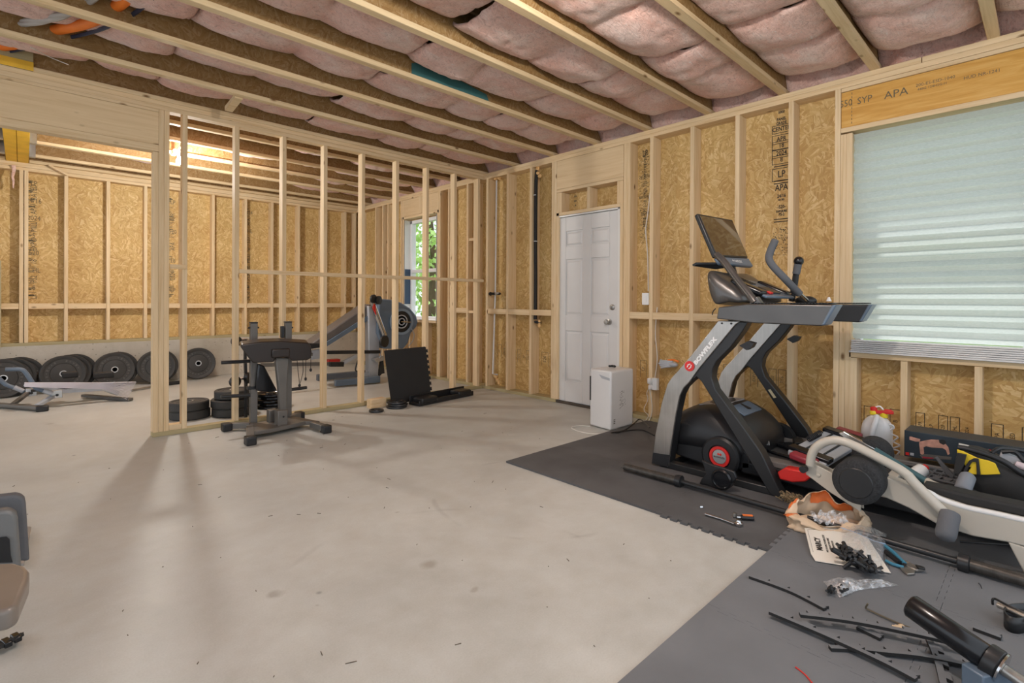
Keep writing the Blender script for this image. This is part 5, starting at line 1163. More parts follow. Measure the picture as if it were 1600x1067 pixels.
tag(MB().lathe([(.008, 0), (.012, .004), (.010, .022), (0, .024)], G(1148, 808, .001), (0, 0, 1), 10).build('loose_socket', 'steel', smooth=True), 'small dark metal socket standing at the tip of the screwdriver', 'socket')
tag(MB().ring(G(1096, 793, .001), (.2, .3, 1), .012, .006, .008, 14).build('loose_nut', 'chrome'), 'tiny shiny nut alone on the dark mat above the ratchet', 'nut')

# loose edging strips with dovetail teeth
def strip(px, w, z, label, nt_=None, side=1):
    P = curve([G(x, y, z+dz) for x, y, dz in px], 8); L = sum((P[i+1]-P[i]).length for i in range(len(P)-1))
    mb = MB(); acc = 0; N = max(4, int(L/.0025)); pts = []
    cum = [0]
    for i in range(len(P)-1): cum.append(cum[-1]+(P[i+1]-P[i]).length)
    def pos(s_):
        s_ = min(max(s_, 0), L-1e-6); i = max(k for k in range(len(cum)-1) if cum[k] <= s_); t_ = (s_-cum[i])/(cum[i+1]-cum[i]); d = (P[i+1]-P[i]).normalized()
        return P[i]*(1-t_)+P[i+1]*t_, Vector((-d.y, d.x, 0)).normalized()*side
    per = .072; out, inn = [], []; s_ = 0
    nT = int(L/per)
    for k in range(nT):
        s0_ = k*per
        for f, o_ in ((0, w*.55), (.44, w*.55), (.40, w), (.96, w), (.92, w*.55)):
            p, n = pos(s0_+f*per+(.04*per if f in (.96,) else 0)); out.append(p+n*o_)
        for f in (0, .25, .5, .75): p, n = pos(s0_+f*per); inn.append(p)
    p, n = pos(nT*per); out.append(p+n*w*.55); inn.append(p)
    poly = inn+list(reversed(out))
    # triangulated band: bridge inner and outer edges
    import itertools
    o = MB().prism(poly, (0, 0, .011)).build('edging_strip', 'tile', recalc=True); o.data.materials.append(M['black_matte'])
    for f in o.data.polygons:
        if abs(f.normal.z) < .7: f.material_index = 1  # side faces coloured black to stand in for the shade on them
    return tag(o, label, 'edging strip', 'loose jigsaw edging strips')
strip([(1170, 904, 0), (1235, 928, 0), (1300, 962, 0)], .032, .0005, 'loose edging strip reaching farthest left across the grey tiles')
strip([(1201, 960, .012), (1290, 998, .012), (1380, 1040, .012), (1450, 1078, .012)], .034, .001, 'long loose edging strip crossing the others at the bottom')
strip([(1251, 965, .012), (1330, 975, .014), (1420, 993, .014), (1500, 1012, .012), (1560, 1030, .012)], .034, .0125, 'loose edging strip lying on top, passing under the black padded bar')
strip([(1338, 984, 0), (1375, 1002, 0), (1412, 1022, 0)], .03, .0005, 'short loose edging strip below the bent hex key')
strip([(1299, 1018, 0), (1340, 1020, 0), (1380, 1024, .004), (1450, 1032, .006), (1540, 1052, .0), (1600, 1070, 0)], .032, .001, 'loose edging strip running to the bottom right corner')
strip([(1446, 1000, 0), (1458, 1030, 0), (1466, 1062, 0), (1472, 1090, 0)], .034, .0005, 'loose edging strip pointing toward the camera beside the padded bar')
strip([(1520, 985, 0), (1600, 1015, 0)], .028, .0005, 'loose edging strip end seen right of the padded bar')
# hex key, crumb, red string
hk = MB().tube(curve([G(1356, 943, .03), G(1353, 950, .008), G(1360, 954, .006), G(1390, 968, .006), G(1422, 981, .006)], 5), .0034, 6).build('hex_key', plain('dull_brass_steel', (.20, .17, .12), .35, .7), smooth=True, ang=50); tag(hk, 'long bent hex key lying above the loose edging strips', 'hex key')
q = MB(); c = G(1401, 979, .004)
for dx, dy in ((0, 0), (.012, -.008), (-.014, .008), (.026, -.012)): q.ball(c+Vector((dx*.8, dy, 0)), (.012, .009, .005), 6, 8)
tag(q.build('wood_chip', plain('tan_crumb', (.66, .50, .32), .8), smooth=True), 'tan wood chip on the grey tile beside the padded bar', 'chip')
tubething('red_string', [G(1243, 1042, .002), G(1258, 1054, .002), G(1270, 1068, .002), G(1285, 1080, .002)], .0022, 'red', 'short red string on the tile at the bottom edge', 'string', 6)
tubething('black_thread', [G(1529, 911, .001), G(1532, 914, .004), G(1534, 919, .001)], .0014, 'black', 'tiny black thread on the tile below the barbell', 'thread', 5)

# padded bar with a steel post (leaning in from the right)
pbar = thing('padded_bar', (1.9, .2, 0), 'black foam-padded bar on a steel post at the lower right', 'padded bar')
a, b_ = at(1420, 944, 'Z', .17), at(1548, 1032, 'Z', .11); d = (b_-a).normalized(); L = (b_-a).length
e1 = at(1411, 953, 'Z', .17); r_ = .038
MB().lathe([(0, 0), (r_*.8, .0), (r_, .008), (r_, L), (r_*.9, L+.004)], a, d, 28).build('foam_pad', 'black_gloss', pbar, smooth=True, ang=50)
MB().lathe([(r_*1.22, 0), (r_*1.25, .006), (r_*1.25, .03), (r_*1.1, .036)], a+d*(L-.012), d, 28).build('collar', 'steel_black', pbar, smooth=True, ang=40)
MB().lathe([(r_*1.24, 0), (r_*1.24, .005), (0, .006)], a+d*(L+.024), d, 28).build('chrome_ring', 'chrome', pbar, smooth=True, ang=40)
pe = a+d*(L+.5); MB().tube([a+d*(L+.03), Vector((pe.x, pe.y, pe.z))], .017, 16).build('steel_post', 'steel', pbar, smooth=True)
q = MB().box(pe-Vector((.10, .10, pe.z-ZT_-.002)), pe+Vector((.10, .10, -pe.z+ZT_+.03))).tube([Vector((pe.x, pe.y, ZT_+.01)), pe+Vector((0, 0, .02))], .03, 12); q.build('post_foot', 'steel_black', pbar)
tag(MB().obox(at(1545, 1062, 'Z', .05), (.13, .08, .06), (.85, -.5, 0)).build('metal_sleeve', 'grey_blue', bevel=.004), 'blue-grey square metal sleeve below the padded bar', 'sleeve')
# bracket with a pin and curved plate
bk = thing('pin_bracket', G(1590, 985), 'black curved steel bracket holding a pin and hook at the right edge', 'bracket')
cb = [G(1612, 985, .0), G(1590, 990, 0), G(1574, 985, 0), G(1569, 975, 0), G(1578, 968, 0), G(1598, 966, 0), G(1625, 968, 0)]
cv = curve(cb, 5); V = []
for p in cv: V += [p+Vector((0, 0, .001)), p+Vector((0, 0, .055))]
MB().add(V, [(2*i, 2*i+2, 2*i+3, 2*i+1) for i in range(len(cv)-1)]).build('curved_plate', 'steel_black', bk, solid=.004, smooth=True, ang=70)
MB().tube([G(1560, 945, .045), G(1590, 958, .05), G(1615, 970, .05)], .011, 12).build('pin', 'steel', bk, smooth=True, ang=50)
MB().tube(curve([G(1551, 944, .03), G(1551, 937, .05), G(1556, 936, .055), G(1575, 946, .06), G(1610, 962, .06)], 4), .0042, 8).build('hook', 'steel_black', bk, smooth=True)

# ------------------------------------------------------------------ white appliance by the door
A0, B0, C0 = at(921, 665, 'Z', 0), at(954, 674, 'Z', 0), at(989.5, 664.5, 'Z', 0)
dh = thing('dehumidifier', (B0+C0)/2, 'white upright dehumidifier standing on the floor in front of the door', 'dehumidifier')
ex = (C0-B0).normalized(); ey = (A0-B0).normalized(); D0 = A0+(C0-B0)
tz = at(952.5, 580, 'X', B0.x).z
zc_ = Vector((0, 0, tz))
foot = [B0+Vector((0, 0, .006)), C0+Vector((0, 0, .006)), D0+Vector((0, 0, .006)), A0+Vector((0, 0, .006))]
MB().prism(foot, (0, 0, tz-.006)).build('housing', 'appliance', dh, bevel=.018, segs=4)
wA = (A0-B0).length; wC = (C0-B0).length; nA = -ex; nC = -ey   # outward normals of the two visible faces
def fa(u, z, h=0.0): return B0+ey*(u*wA)+Vector((0, 0, z*tz))+nA*h
def fc(u, z, h=0.0): return B0+ex*(u*wC)+Vector((0, 0, z*tz))+nC*h
q = MB().prism([fa(.05, .88, .0005), fa(.55, .92, .0005), fa(.42, .86, .0005), fa(.05, .84, .0005)], nA*.001); q.build('grip_recess', 'light_grey', dh)
MB().prism([fa(.93, .87, .0005), fa(.99, .87, .0005), fa(.99, .45, .0005), fa(.93, .45, .0005)], nA*.002).build('side_grille', 'steel_black', dh)
for k in range(3): MB().prism([fc(.12, .17-.03*k, .0004), fc(.19, .172-.03*k, .0004), fc(.19, .185-.03*k, .0004), fc(.12, .183-.03*k, .0004)], nC*.001).build('indicator', 'grey_paint', dh)
rs = random.Random(4); q = MB()
for k in range(46):
    u, z = .38+rs.random()*.24, .34+rs.random()*.30
    if k < 16: u, z = .38+.16*(k % 4)/4, .34+.018*(k//1)
    q.prism([fc(u, z, .0004), fc(u+rs.uniform(.01, .03), z, .0004), fc(u+.03, z+.008, .0004), fc(u, z+.008, .0004)], nC*.0008)
q.build('printed_marks', 'grey_paint', dh)
for i_ in range(2):
    MB().box((0, 0, 0), (.001, .001, .001)) if False else None
kc = at(957, 572, 'Z', tz+.012); q = MB()
for k in range(5): q.ball(kc+Vector((rs.uniform(-.02, .02), rs.uniform(-.03, .03), 0)), (.012, .016, .010), 6, 8)
tag(q.build('crumpled_gloves', 'black', smooth=True), 'small crumpled black item on top of the white dehumidifier', 'glove')
tubething('appliance_cord', Z_([(957, 674), (965, 676), (970, 672), (955, 668)], .006), .004, 'cord_white', 'white cord end at the front foot of the dehumidifier', 'cord', 8)
tubething('drain_hose', Z_([(954, 676), (930, 678), (905, 674), (893, 668), (905, 665), (922, 666)], .004), .004, 'cord_white', 'thin cream cord looping on the floor left of the dehumidifier', 'cord', 8)

# ------------------------------------------------------------------ weight plates
def plate_mesh(R=.225, w=.06):
    prof = [(.026, 0), (.026, w), (.045, w), (.047, w-.002), (.125, w-.012), (.128, w-.016), (.130, w-.012), (.182, w-.010), (.186, w-.004), (R-.008, w), (R, w-.010), (R, .010), (R-.008, 0), (.045, 0), (.026, 0)]
    return MB().lathe(prof, (0, 0, 0), (0, 0, 1), 44)
def bumper(name, R, w, label, group):
    t = thing(name, (0, 0, 0), label, 'weight plate', group)
    k = R/.225
    prof = [(.027, 0), (.027, w), (.05*k, w), (.125*k, w-.010), (.128*k, w-.015), (.131*k, w-.010), (.180*k, w-.009), (.187*k, w-.003), (R-.008, w), (R, w-.010), (R, .010), (R-.008, 0), (.05, 0), (.027, 0)]
    MB().lathe(prof, (0, 0, 0), (0, 0, 1), 44).build('plate', 'bumper', t, smooth=True, ang=35)
    MB().lathe([(0, .004), (.030, .004)], (0, 0, 0), (0, 0, 1), 20).build('bore_shade', 'black', t)  # black disc stands in for the shade inside the open hub hole
    MB().ring((0, 0, -.001), (0, 0, 1), .039, .0285, w+.002, 26).build('hub_ring', 'galv', t, smooth=True, ang=35)
    q = MB(); rs = random.Random(3)
    for a in range(26):
        if a % 7 in (5, 6): continue
        th = 2*PI*a/26; r0 = .157*k; q.obox((r0*math.cos(th), r0*math.sin(th), w-.009), (.016, .010 if a % 3 else .022, .0014), (-math.sin(th), math.cos(th), 0), (math.cos(th), math.sin(th), 0))
    q.build('raised_marks', plain('raised_marks', (.085, .082, .078), .6), t)
    return t
def dup(root, label=None, group=None):
    c = root.copy(); COL.objects.link(c)
    if label: c['label'] = label
    if group: c['group'] = group
    for ch in list(root.children):
        d = ch.copy(); COL.objects.link(d); d.parent = c
    return c
P0 = bumper('bumper_plate', .225, .06, 'first', 'bumper plates leaning on the concrete stem wall')
def lean(o, cx, cy, tilt, spin, yaw=0):
    """disc axis points to the room; leans back against the wall; cx, cy on the floor line of its face"""
    o.rotation_mode = 'XYZ'
    m = Matrix.Rotation(yaw, 4, 'Z') @ Matrix.Rotation(PI/2-tilt, 4, 'X') @ Matrix.Rotation(spin, 4, 'Z')
    zc = .225*math.cos(tilt) + .002
    o.matrix_world = Matrix.Translation((cx, cy, zc)) @ m
spots = [(-.17, 8.47, .10, 'front one of the stack at the far left edge'), (-.10, 8.55, .10, 'second plate of the far-left leaning stack'), (-.03, 8.63, .10, 'rear plate of the far-left leaning stack'),
         (.36, 8.50, .1, 'front plate of the second leaning stack, behind the white blind'), (.42, 8.58, .1, 'middle plate of the second leaning stack'), (.48, 8.66, .1, 'rear plate of the second leaning stack'),
         (.87, 8.56, .1, 'front plate of the third leaning stack, right of the blind'), (.92, 8.64, .1, 'rear plate of the third leaning stack'),
         (1.335, 8.55, -.02, 'front plate of the pair behind the partition end post'), (1.38, 8.63, 0, 'rear plate of the leaning pair behind the partition end post'),
         (1.845, 8.60, 0, 'black bumper plate leaning on the stem wall, farthest right'), ]
for i, (x, y, yaw, lab) in enumerate(spots):
    o = P0 if i == 0 else dup(P0)
    o['label'] = 'black bumper plate, '+lab if not lab.startswith('black') else lab
    lean(o, x, y-.02, .12, i*1.1, yaw)
# flat stacks by the partition
FP = bumper('bumper_plate', .175, .082, 'x', 'plates stacked flat behind the partition')
c1_, c2_ = at(297, 652, 'Z', 0), at(364, 647, 'Z', 0)
stk = [(c1_.x, c1_.y, 0, 1, 'bottom plate of the low flat stack behind the second stud'), (c1_.x-.01, c1_.y, .084, 1, 'top plate of the low flat stack behind the second stud'),
       (c2_.x, c2_.y, 0, 1.08, 'bottom plate of the tall flat stack behind the preacher station'), (c2_.x-.01, c2_.y, .084, 1.08, 'middle plate of the tall flat stack behind the preacher station'), (c2_.x+.01, c2_.y+.01, .168, 1.0, 'top plate of the tall flat stack behind the preacher station')]
for i, (x, y, z, s, lab) in enumerate(stk):
    o = FP if i == 0 else dup(FP); o['label'] = 'black weight plate, '+lab; o.location = (x, y, z+.001); o.scale = (s, s, 1); o.rotation_euler = (0, 0, i)
# iron plates
IP = thing('iron_plate', (0, 0, 0), 'x', 'weight plate', 'black iron plates beside the preacher station')
MB().lathe([(.026, 0), (.026, .03), (.05, .03), (.055, .014), (.12, .012), (.135, .028), (.15, .030), (.157, .02), (.157, .006), (.15, 0), (.026, 0)], (0, 0, 0), (0, 0, 1), 40).build('plate', 'black_gloss', IP, smooth=True, ang=40)
for i, (x, y, z, lab) in enumerate([(1.94, 5.83, 0, 'bottom iron plate of the glossy pile behind the bench post'), (1.96, 5.82, .032, 'second iron plate of the glossy pile behind the bench post'), (1.94, 5.84, .064, 'third iron plate of the glossy pile behind the bench post'), (1.97, 5.83, .096, 'fourth iron plate of the glossy pile behind the bench post'), (1.95, 5.83, .128, 'topmost iron plate of the glossy pile behind the bench post')]):
    o = IP if i == 0 else dup(IP); o['label'] = 'glossy black weight plate, '+lab; o.location = (x, y, z+.001); o.rotation_euler = (0, 0, i*.7)
SPL = thing('small_iron_plate', (0, 0, 0), 'x', 'weight plate', 'small iron plates in front of the leaning mat')
MB().lathe([(.016, 0), (.016, .022), (.035, .022), (.04, .010), (.075, .010), (.085, .022), (.10, .022), (.105, .014), (.105, .004), (.10, 0), (.016, 0)], (0, 0, 0), (0, 0, 1), 36).build('plate', 'steel_black', SPL, smooth=True, ang=40)
q = MB()
for k in range(3):
    th = k*2.1; q.obox((.058*math.cos(th), .058*math.sin(th), .012), (.03, .016, .005), (-math.sin(th), math.cos(th), 0))
q.build('spoke', 'steel_black', SPL, bevel=.002)
pa_ = at(625, 638, 'Z', .0); pb2 = at(588, 643, 'Z', 0)
for i, (x, y, z, s, lab) in enumerate([(pa_.x, pa_.y+.07, 0, 1.05, 'bottom one of the pile before the leaning mat'), (pa_.x+.01, pa_.y+.06, .024, 1.0, 'middle one of the pile before the leaning mat'), (pa_.x, pa_.y+.07, .048, .98, 'top one of the pile before the leaning mat'), (pb2.x, pb2.y, 0, .72, 'single smallest one lying left of the wood block')]):
    o = SPL if i == 0 else dup(SPL); o['label'] = 'small round dark plate, '+lab; o.location = (x, y, z+.001); o.scale = (s, s, 1); o.rotation_euler = (0, 0, i*.8)
wbk = at(592, 637, 'Z', 0)
tag(MB().obox((wbk.x, wbk.y+.05, .045), (.19, .10, .088), (1, .12, 0)).build('wood_block', 'pine_x', bevel=.003), 'short pine block at the foot of the partition beside the small plates', 'wood block')

# leaning foam mat with a jigsaw edge
x0_, x1_ = at(604, 600, 'Y', 5.10).x, at(668, 600, 'Y', 5.10).x; pts = [(x0_, 0)]; zt2 = .60
pts = [(x0_+.02, 0.0), (x1_, 0.0)]
for k in range(9):
    z = .03+k*.063
    pts += [(x1_, z), (x1_+.022, z-.004), (x1_+.022, z+.034), (x1_, z+.030)]
pts += [(x1_, zt2-.01), (x1_-.01, zt2), (x0_, zt2-.012), (x0_-.006, zt2-.02)]
lm = MB().prism([(x, 5.02+.055*z/zt2*2.2, z+.012) for x, z in pts], (0, .012, 0)).build('foam_mat', 'black_matte'); tag(lm, 'square black foam mat with a jigsaw edge leaning on the partition studs', 'mat')

# long black tray
tr_ = thing('plastic_base_tray', at(695, 626, 'Z', 0), 'long black plastic base with raised ends lying along the partition', 'tray')
a, b_ = at(655, 636, 'Z', 0)+Vector((0, .10, 0)), at(738, 618, 'Z', 0)+Vector((0, .08, 0)); d = (b_-a).normalized(); n = Vector((-d.y, d.x, 0))
if n.y < 0: n = -n
def tb3(u, v, z): return a+d*u+n*v+Vector((0, 0, z))
L = (b_-a).length
MB().prism([tb3(0, -.07, .002), tb3(L, -.07, .002), tb3(L, .09, .002), tb3(0, .09, .002)], (0, 0, .03)).build('tray_floor', 'black', tr_, bevel=.004)
MB().prism([tb3(0, .07, .03), tb3(L, .07, .03), tb3(L, .09, .03), tb3(0, .09, .03)], (0, 0, .07)).build('rear_wall', 'black', tr_, bevel=.004)
MB().prism([tb3(.0, -.09, .002), tb3(L, -.09, .002), tb3(L, -.07, .002), tb3(0, -.07, .002)], (0, 0, .055)).build('front_wall', 'black', tr_, bevel=.006)
for u0, u1 in ((.03, .27), (L-.26, L-.04)):
    MB().prism([tb3(u0, -.10, .02), tb3(u1, -.10, .02), tb3(u1, .07, .02), tb3(u0, .07, .02)], (0, 0, .065)).build('raised_end', 'black', tr_, bevel=.02, segs=3)

# ------------------------------------------------------------------ preacher curl station (main room, in front of the partition)
ps = thing('preacher_curl_station', at(445, 680, 'Z', 0), 'grey steel preacher curl station with a brown arm pad before the partition', 'exercise machine')
fl, fr_, rl, rr_ = at(391, 686, 'Z', .05), at(505, 667, 'Z', .05), at(362, 664, 'Z', .04), at(466, 648, 'Z', .04)
def rect(w, h): return [(-h/2, -w/2), (-h/2, w/2), (h/2, w/2), (h/2, -w/2)]
rc = at(438, 660, 'Z', .05)
MB().prism([at(385, 682, 'Z', .035), at(425, 676, 'Z', .035), at(478, 664, 'Z', .035), at(500, 664, 'Z', .035), at(455, 655, 'Z', .035), at(432, 661, 'Z', .035), at(418, 668, 'Z', .035), at(392, 665, 'Z', .035)], (0, 0, .035)).build('base_plate', 'grey_paint', ps, bevel=.005)
MB().tube([at(391, 668, 'Z', .05), at(391, 686, 'Z', .045)], 1, sect=rect(.06, .05)).build('foot_bar', 'grey_paint', ps, bevel=.004)
MB().tube([at(488, 663, 'Z', .05), at(506, 668, 'Z', .045)], 1, sect=rect(.06, .05)).build('foot_bar', 'grey_paint', ps, bevel=.004)
MB().tube([at(358, 665, 'Z', .04), at(392, 664, 'Z', .045)], 1, sect=rect(.055, .05)).build('foot_bar', 'grey_paint', ps, bevel=.004)
MB().tube([at(449, 655, 'Z', .05), at(466, 649, 'Z', .04)], 1, sect=rect(.06, .06)).build('foot_bar', 'grey_paint', ps, bevel=.004)
for x, y, dx, dy in ((391, 687, -1, -8), (509, 669, 6, 2), (354, 666, -7, 0), (468, 648, 4, -1)):
    p = at(x, y, 'Z', .04); MB().box(p-Vector((.038, .045, .039)), p+Vector((.038, .045, .03))).build('rubber_foot', 'black', ps, bevel=.010, segs=3)
YU = 4.93
for xa, yt, yb_ in ((396.2, 505, 664), (450, 504, 655)):
    t_, b2 = at(xa, yt, 'Y', YU), at(xa+.0, yb_, 'Y', YU); MB().box((t_.x-.029, YU-.025, .05), (t_.x+.029, YU+.025, t_.z)).build('upright', 'grey_paint', ps, bevel=.004)
    MB().box((t_.x-.031, YU-.027, t_.z), (t_.x+.031, YU+.027, t_.z+.012)).build('upright_cap', 'black', ps, bevel=.003)
    z_ = at(xa, 512, 'Y', YU).z; MB().tube([(t_.x-.045, YU-.0, z_), (t_.x+.045, YU, z_)], .008, 8).build('pin', 'steel_black', ps)
hk_ = at(442, 511, 'Y', YU); MB().box(hk_-Vector((.02, .02, .10)), hk_+Vector((.01, .02, .01))).build('bar_hook', 'steel_black', ps, bevel=.004)
# arm pad
YQ = 4.62
padp = Y_([(375, 541), (378, 538), (409, 534), (440, 533), (482, 535.5), (486, 541), (487.5, 552), (486, 560), (480, 563), (456, 564.5), (453, 560), (445, 558.5), (430, 559.5), (428, 566), (395, 567.5), (388, 559)], YQ)
MB().prism(padp, (.03, .14, .02)).build('arm_pad', 'vinyl_pad', ps, bevel=.022, segs=4)
p = at(439, 553, 'Y', YQ-.012); MB().box(p-Vector((.075, .008, .03)), p+Vector((.075, .012, .045))).build('pad_seam', 'vinyl_pad', ps, bevel=.018, segs=3)
post = Y_([(431, 559), (452, 559), (449, 600), (449, 645), (438, 645), (436, 606)], YQ+.04)
MB().prism(post, (0, .06, 0)).build('pad_post', 'grey_paint', ps, bevel=.008)
p0_, p1_ = at(434, 642, 'Y', YQ+.02), at(449, 667, 'Y', YQ+.02)
MB().box((p0_.x, YQ+.01, .05), (p1_.x, YQ+.11, p0_.z)).build('post_socket', 'grey_paint', ps, bevel=.006)
p = at(443, 651, 'Y', YQ+.008); MB().lathe([(.009, 0), (.009, .003), (0, .003)], p, (0, -1, 0), 12).build('adjust_hole', 'black', ps)
p0_, p1_ = at(418, 640, 'Y', 4.85), at(432, 668, 'Y', 4.85); MB().box((p0_.x, 4.80, .06), (p1_.x, 4.88, p0_.z)).build('post_socket', 'grey_paint', ps, bevel=.006)
for pts_ in ([(346, 566.5), (391, 564)], [(345, 620), (391, 617)], [(448, 609.5), (479, 605.5)]):
    P = Y_(pts_, YU); MB().tube(P, .016, 10).build('plate_peg', 'steel_black', ps, smooth=True, ang=50)
p = at(396, 606, 'Y', YU-.03); MB().box(p-Vector((.045, .0, .014)), p+Vector((.055, .06, .014))).build('peg_collar', 'black', ps, bevel=.004)
MB().prism(Y_([(404, 568), (413, 571), (434, 611), (420, 613), (403, 611), (400, 606)], 4.86), (0, .05, 0)).build('seat_cover', 'black_gloss', ps, bevel=.012, segs=3)
# black foam rollers of the leg device seen behind
lr = thing('roller_attachment', (1.45, 5.5, .3), 'black strap assembly with round rollers hanging behind the partition stud', 'attachment')
MB().tube(Y_([(384, 530), (383, 560), (384, 592)], 5.42)+[Vector((at(384, 592, 'Y', 5.42).x, 5.42, .002))], 1, sect=rect(.04, .02)).build('hanging_bar', 'steel_black', lr)
for x, y, r, xx in ((366, 533, .045, 0), (364, 596, .05, 0), (387, 590, .055, 0)): MB().lathe([(0, 0), (r, .004), (r, .05), (0, .054)], at(x, y, 'Y', 5.42), (.5, -1, 0), 20).build('roller', 'black', lr, smooth=True, ang=50)
MB().tube(Y_([(366, 533), (384, 530), (392, 534)], 5.44), .014, 8).tube(Y_([(357, 596), (387, 590)], 5.44), .012, 8).build('axle', 'chrome', lr)
tubething('roller_cord', Y_([(387, 592), (386, 602)], 5.42), .005, 'black', '', 'cord', 6, part_of=lr)
# cables with end clips hanging beneath the pad's right end
YC = 4.86
for pts_, cl in (([(464, 562), (466, 582), (468, 600)], (468, 602)), ([(473, 562), (473.5, 580), (469, 599)], None), ([(478, 562), (477.5, 590)], (477.5, 592)), ([(486, 558), (485.5, 576)], (485.5, 578))):
    h_ = MB().tube(curve(Y_(pts_, YC), 5), .003, 6).build('hanging_cable', 'steel_black', ps, smooth=True)
    if cl: MB().ball(at(*cl, 'Y', YC), (.013, .013, .017), 6, 8).build('cable_clip', 'black', h_, smooth=True)
MB().box((1.75, YC-.02, .63), (2.0, YC+.02, .66)).build('pad_bracket', 'grey_paint', ps, bevel=.004)

# ------------------------------------------------------------------ home gym machine in the rear room
hg = thing('home_gym', (3.6, 6.6, 0), 'home gym with a round blue-grey resistance housing and a sloping bench', 'exercise machine')
YG = 6.55
MB().prism(Y_([(576, 478), (593, 480), (593, 545), (591, 594), (577, 594)], YG), (0, .12, 0)).build('column', 'light_grey', hg, bevel=.01)
hs = Y_([(592, 470), (596, 467), (612, 468), (628, 473), (641, 481), (651, 493), (653.5, 503), (651, 511), (643, 520), (638, 536), (631, 545), (600, 545), (590, 520)], YG-.05)
MB().prism(hs, (.0, .22, 0)).build('resistance_housing', 'grey_blue', hg, bevel=.025, segs=4)
c = at(627, 502.5, 'Y', YG-.06)
MB().ring(c, (0, -1, 0), .19, .155, .02, 40).build('outer_ring', plain('pale_blue_grey', (.22, .29, .37), .35), hg, smooth=True, ang=40)
MB().lathe([(.155, 0), (.13, .004), (.10, .0)], c, (0, -1, 0), 36).build('inner_dish', 'black', hg, smooth=True)
MB().ring(c, (0, -1, 0), .10, .085, .014, 30).build('inner_ring', 'light_grey', hg, smooth=True, ang=40)
MB().ring(c, (0, -1, 0), .055, .04, .02, 24).build('inner_ring', 'light_grey', hg, smooth=True, ang=40)
MB().tube([c+Vector((-.02, -.025, 0)), c+Vector((.15, -.03, -.01))], .008, 8).build('crank', 'chrome', hg)
MB().tube([at(581, 470, 'Y', YG-.12), at(601, 524, 'Y', YG-.12)], .036, 14).build('lat_arm', 'chrome', hg, smooth=True)
q = MB().prism(Y_([(584, 474), (587, 477), (588, 492), (583, 482)], YG-.16), (0, .02, 0)); q.build('red_guard', 'red', hg)
for x, y, r in ((582, 467, .06), (590, 469, .06), (599, 533, .085)): MB().lathe([(0, 0), (r, .003), (r, .03), (0, .034)], at(x, y, 'Y', YG-.13), (0.4, -1, 0), 24).build('pulley', 'steel_black', hg, smooth=True, ang=40)
MB().tube(curve(Y_([(596, 545), (595, 552), (594, 560)], YG-.13), 4), .006, 8).build('cable', 'chrome', hg)
MB().prism(Y_([(585, 562), (600, 556), (600, 563), (588, 566)], YG-.1), (0, .1, 0)).build('bracket', 'galv', hg)
MB().prism(Y_([(486, 537), (577, 475), (592, 480), (580, 492), (497, 543)], YG+.05), (0, .28, 0)).build('incline_pad', plain('brown_pad', (.13, .115, .105), .5), hg, bevel=.02, segs=3)
MB().prism(Y_([(500, 541), (580, 490), (583, 496), (505, 545)], YG+.03), (0, .05, 0)).build('pad_frame', 'grey_blue', hg, bevel=.004)
MB().prism(Y_([(478, 536), (500, 537), (502, 543), (480, 546)], YG+.0), (0, .3, 0)).build('seat', 'black', hg, bevel=.012)
MB().prism(Y_([(484, 548), (504, 545), (500, 560), (488, 562)], YG+.1), (0, .05, 0)).build('seat_bracket', 'light_grey', hg, bevel=.004)
MB().tube(Y_([(502, 550.5), (593, 549.5)], YG), 1, sect=rect(.05, .045)).build('upper_rail', 'steel_black', hg)
MB().tube(Y_([(408, 570), (535, 568)], YG), 1, sect=rect(.05, .045)).build('lower_rail', 'grey_paint', hg)
MB().tube(Y_([(515, 569), (536, 569)], YG-.04), 1, sect=rect(.06, .06)).build('rail_end', 'steel_black', hg)
MB().tube(Y_([(534, 568), (556, 556)], YG+.05), 1, sect=rect(.045, .045)).build('rail_link', 'light_grey', hg)
MB().prism(Y_([(514, 562), (532, 561), (532, 565), (514, 566)], YG+.1), (0, .1, 0)).build('red_block', 'red', hg, bevel=.004)
MB().tube(curve(Y_([(560, 560), (556, 574), (557, 580), (570, 581)], YG), 4), .010, 8).build('foot_loop', 'black', hg, smooth=True)
for Yq, y0q in ((YG, 1), (YG+.42, 0)): pass
q = [at(523, 598, 'Z', .06), at(593, 592, 'Z', .06)]
MB().tube(q, 1, sect=rect(.09, .09)).build('base_beam', 'grey_blue', hg, bevel=.01)
MB().tube([at(495, 590, 'Z', .06), at(575, 583, 'Z', .06)], 1, sect=rect(.07, .09)).build('base_beam', 'grip', hg, bevel=.01)
MB().prism(Y_([(595, 562), (599, 562), (601, 583), (597, 584), (593, 588), (592, 584)], YG+.0), (0, .03, 0)).build('black_strut', 'black', hg)
MB().tube(curve(Y_([(642, 512), (647, 522), (645, 532), (638, 541)], YG-.07), 5), .006, 8).build('power_cable', 'light_grey', hg, smooth=True)
MB().box((3.45, YG+.02, .10), (3.6, YG+.10, .16)).build('base_joint', 'light_grey', hg)

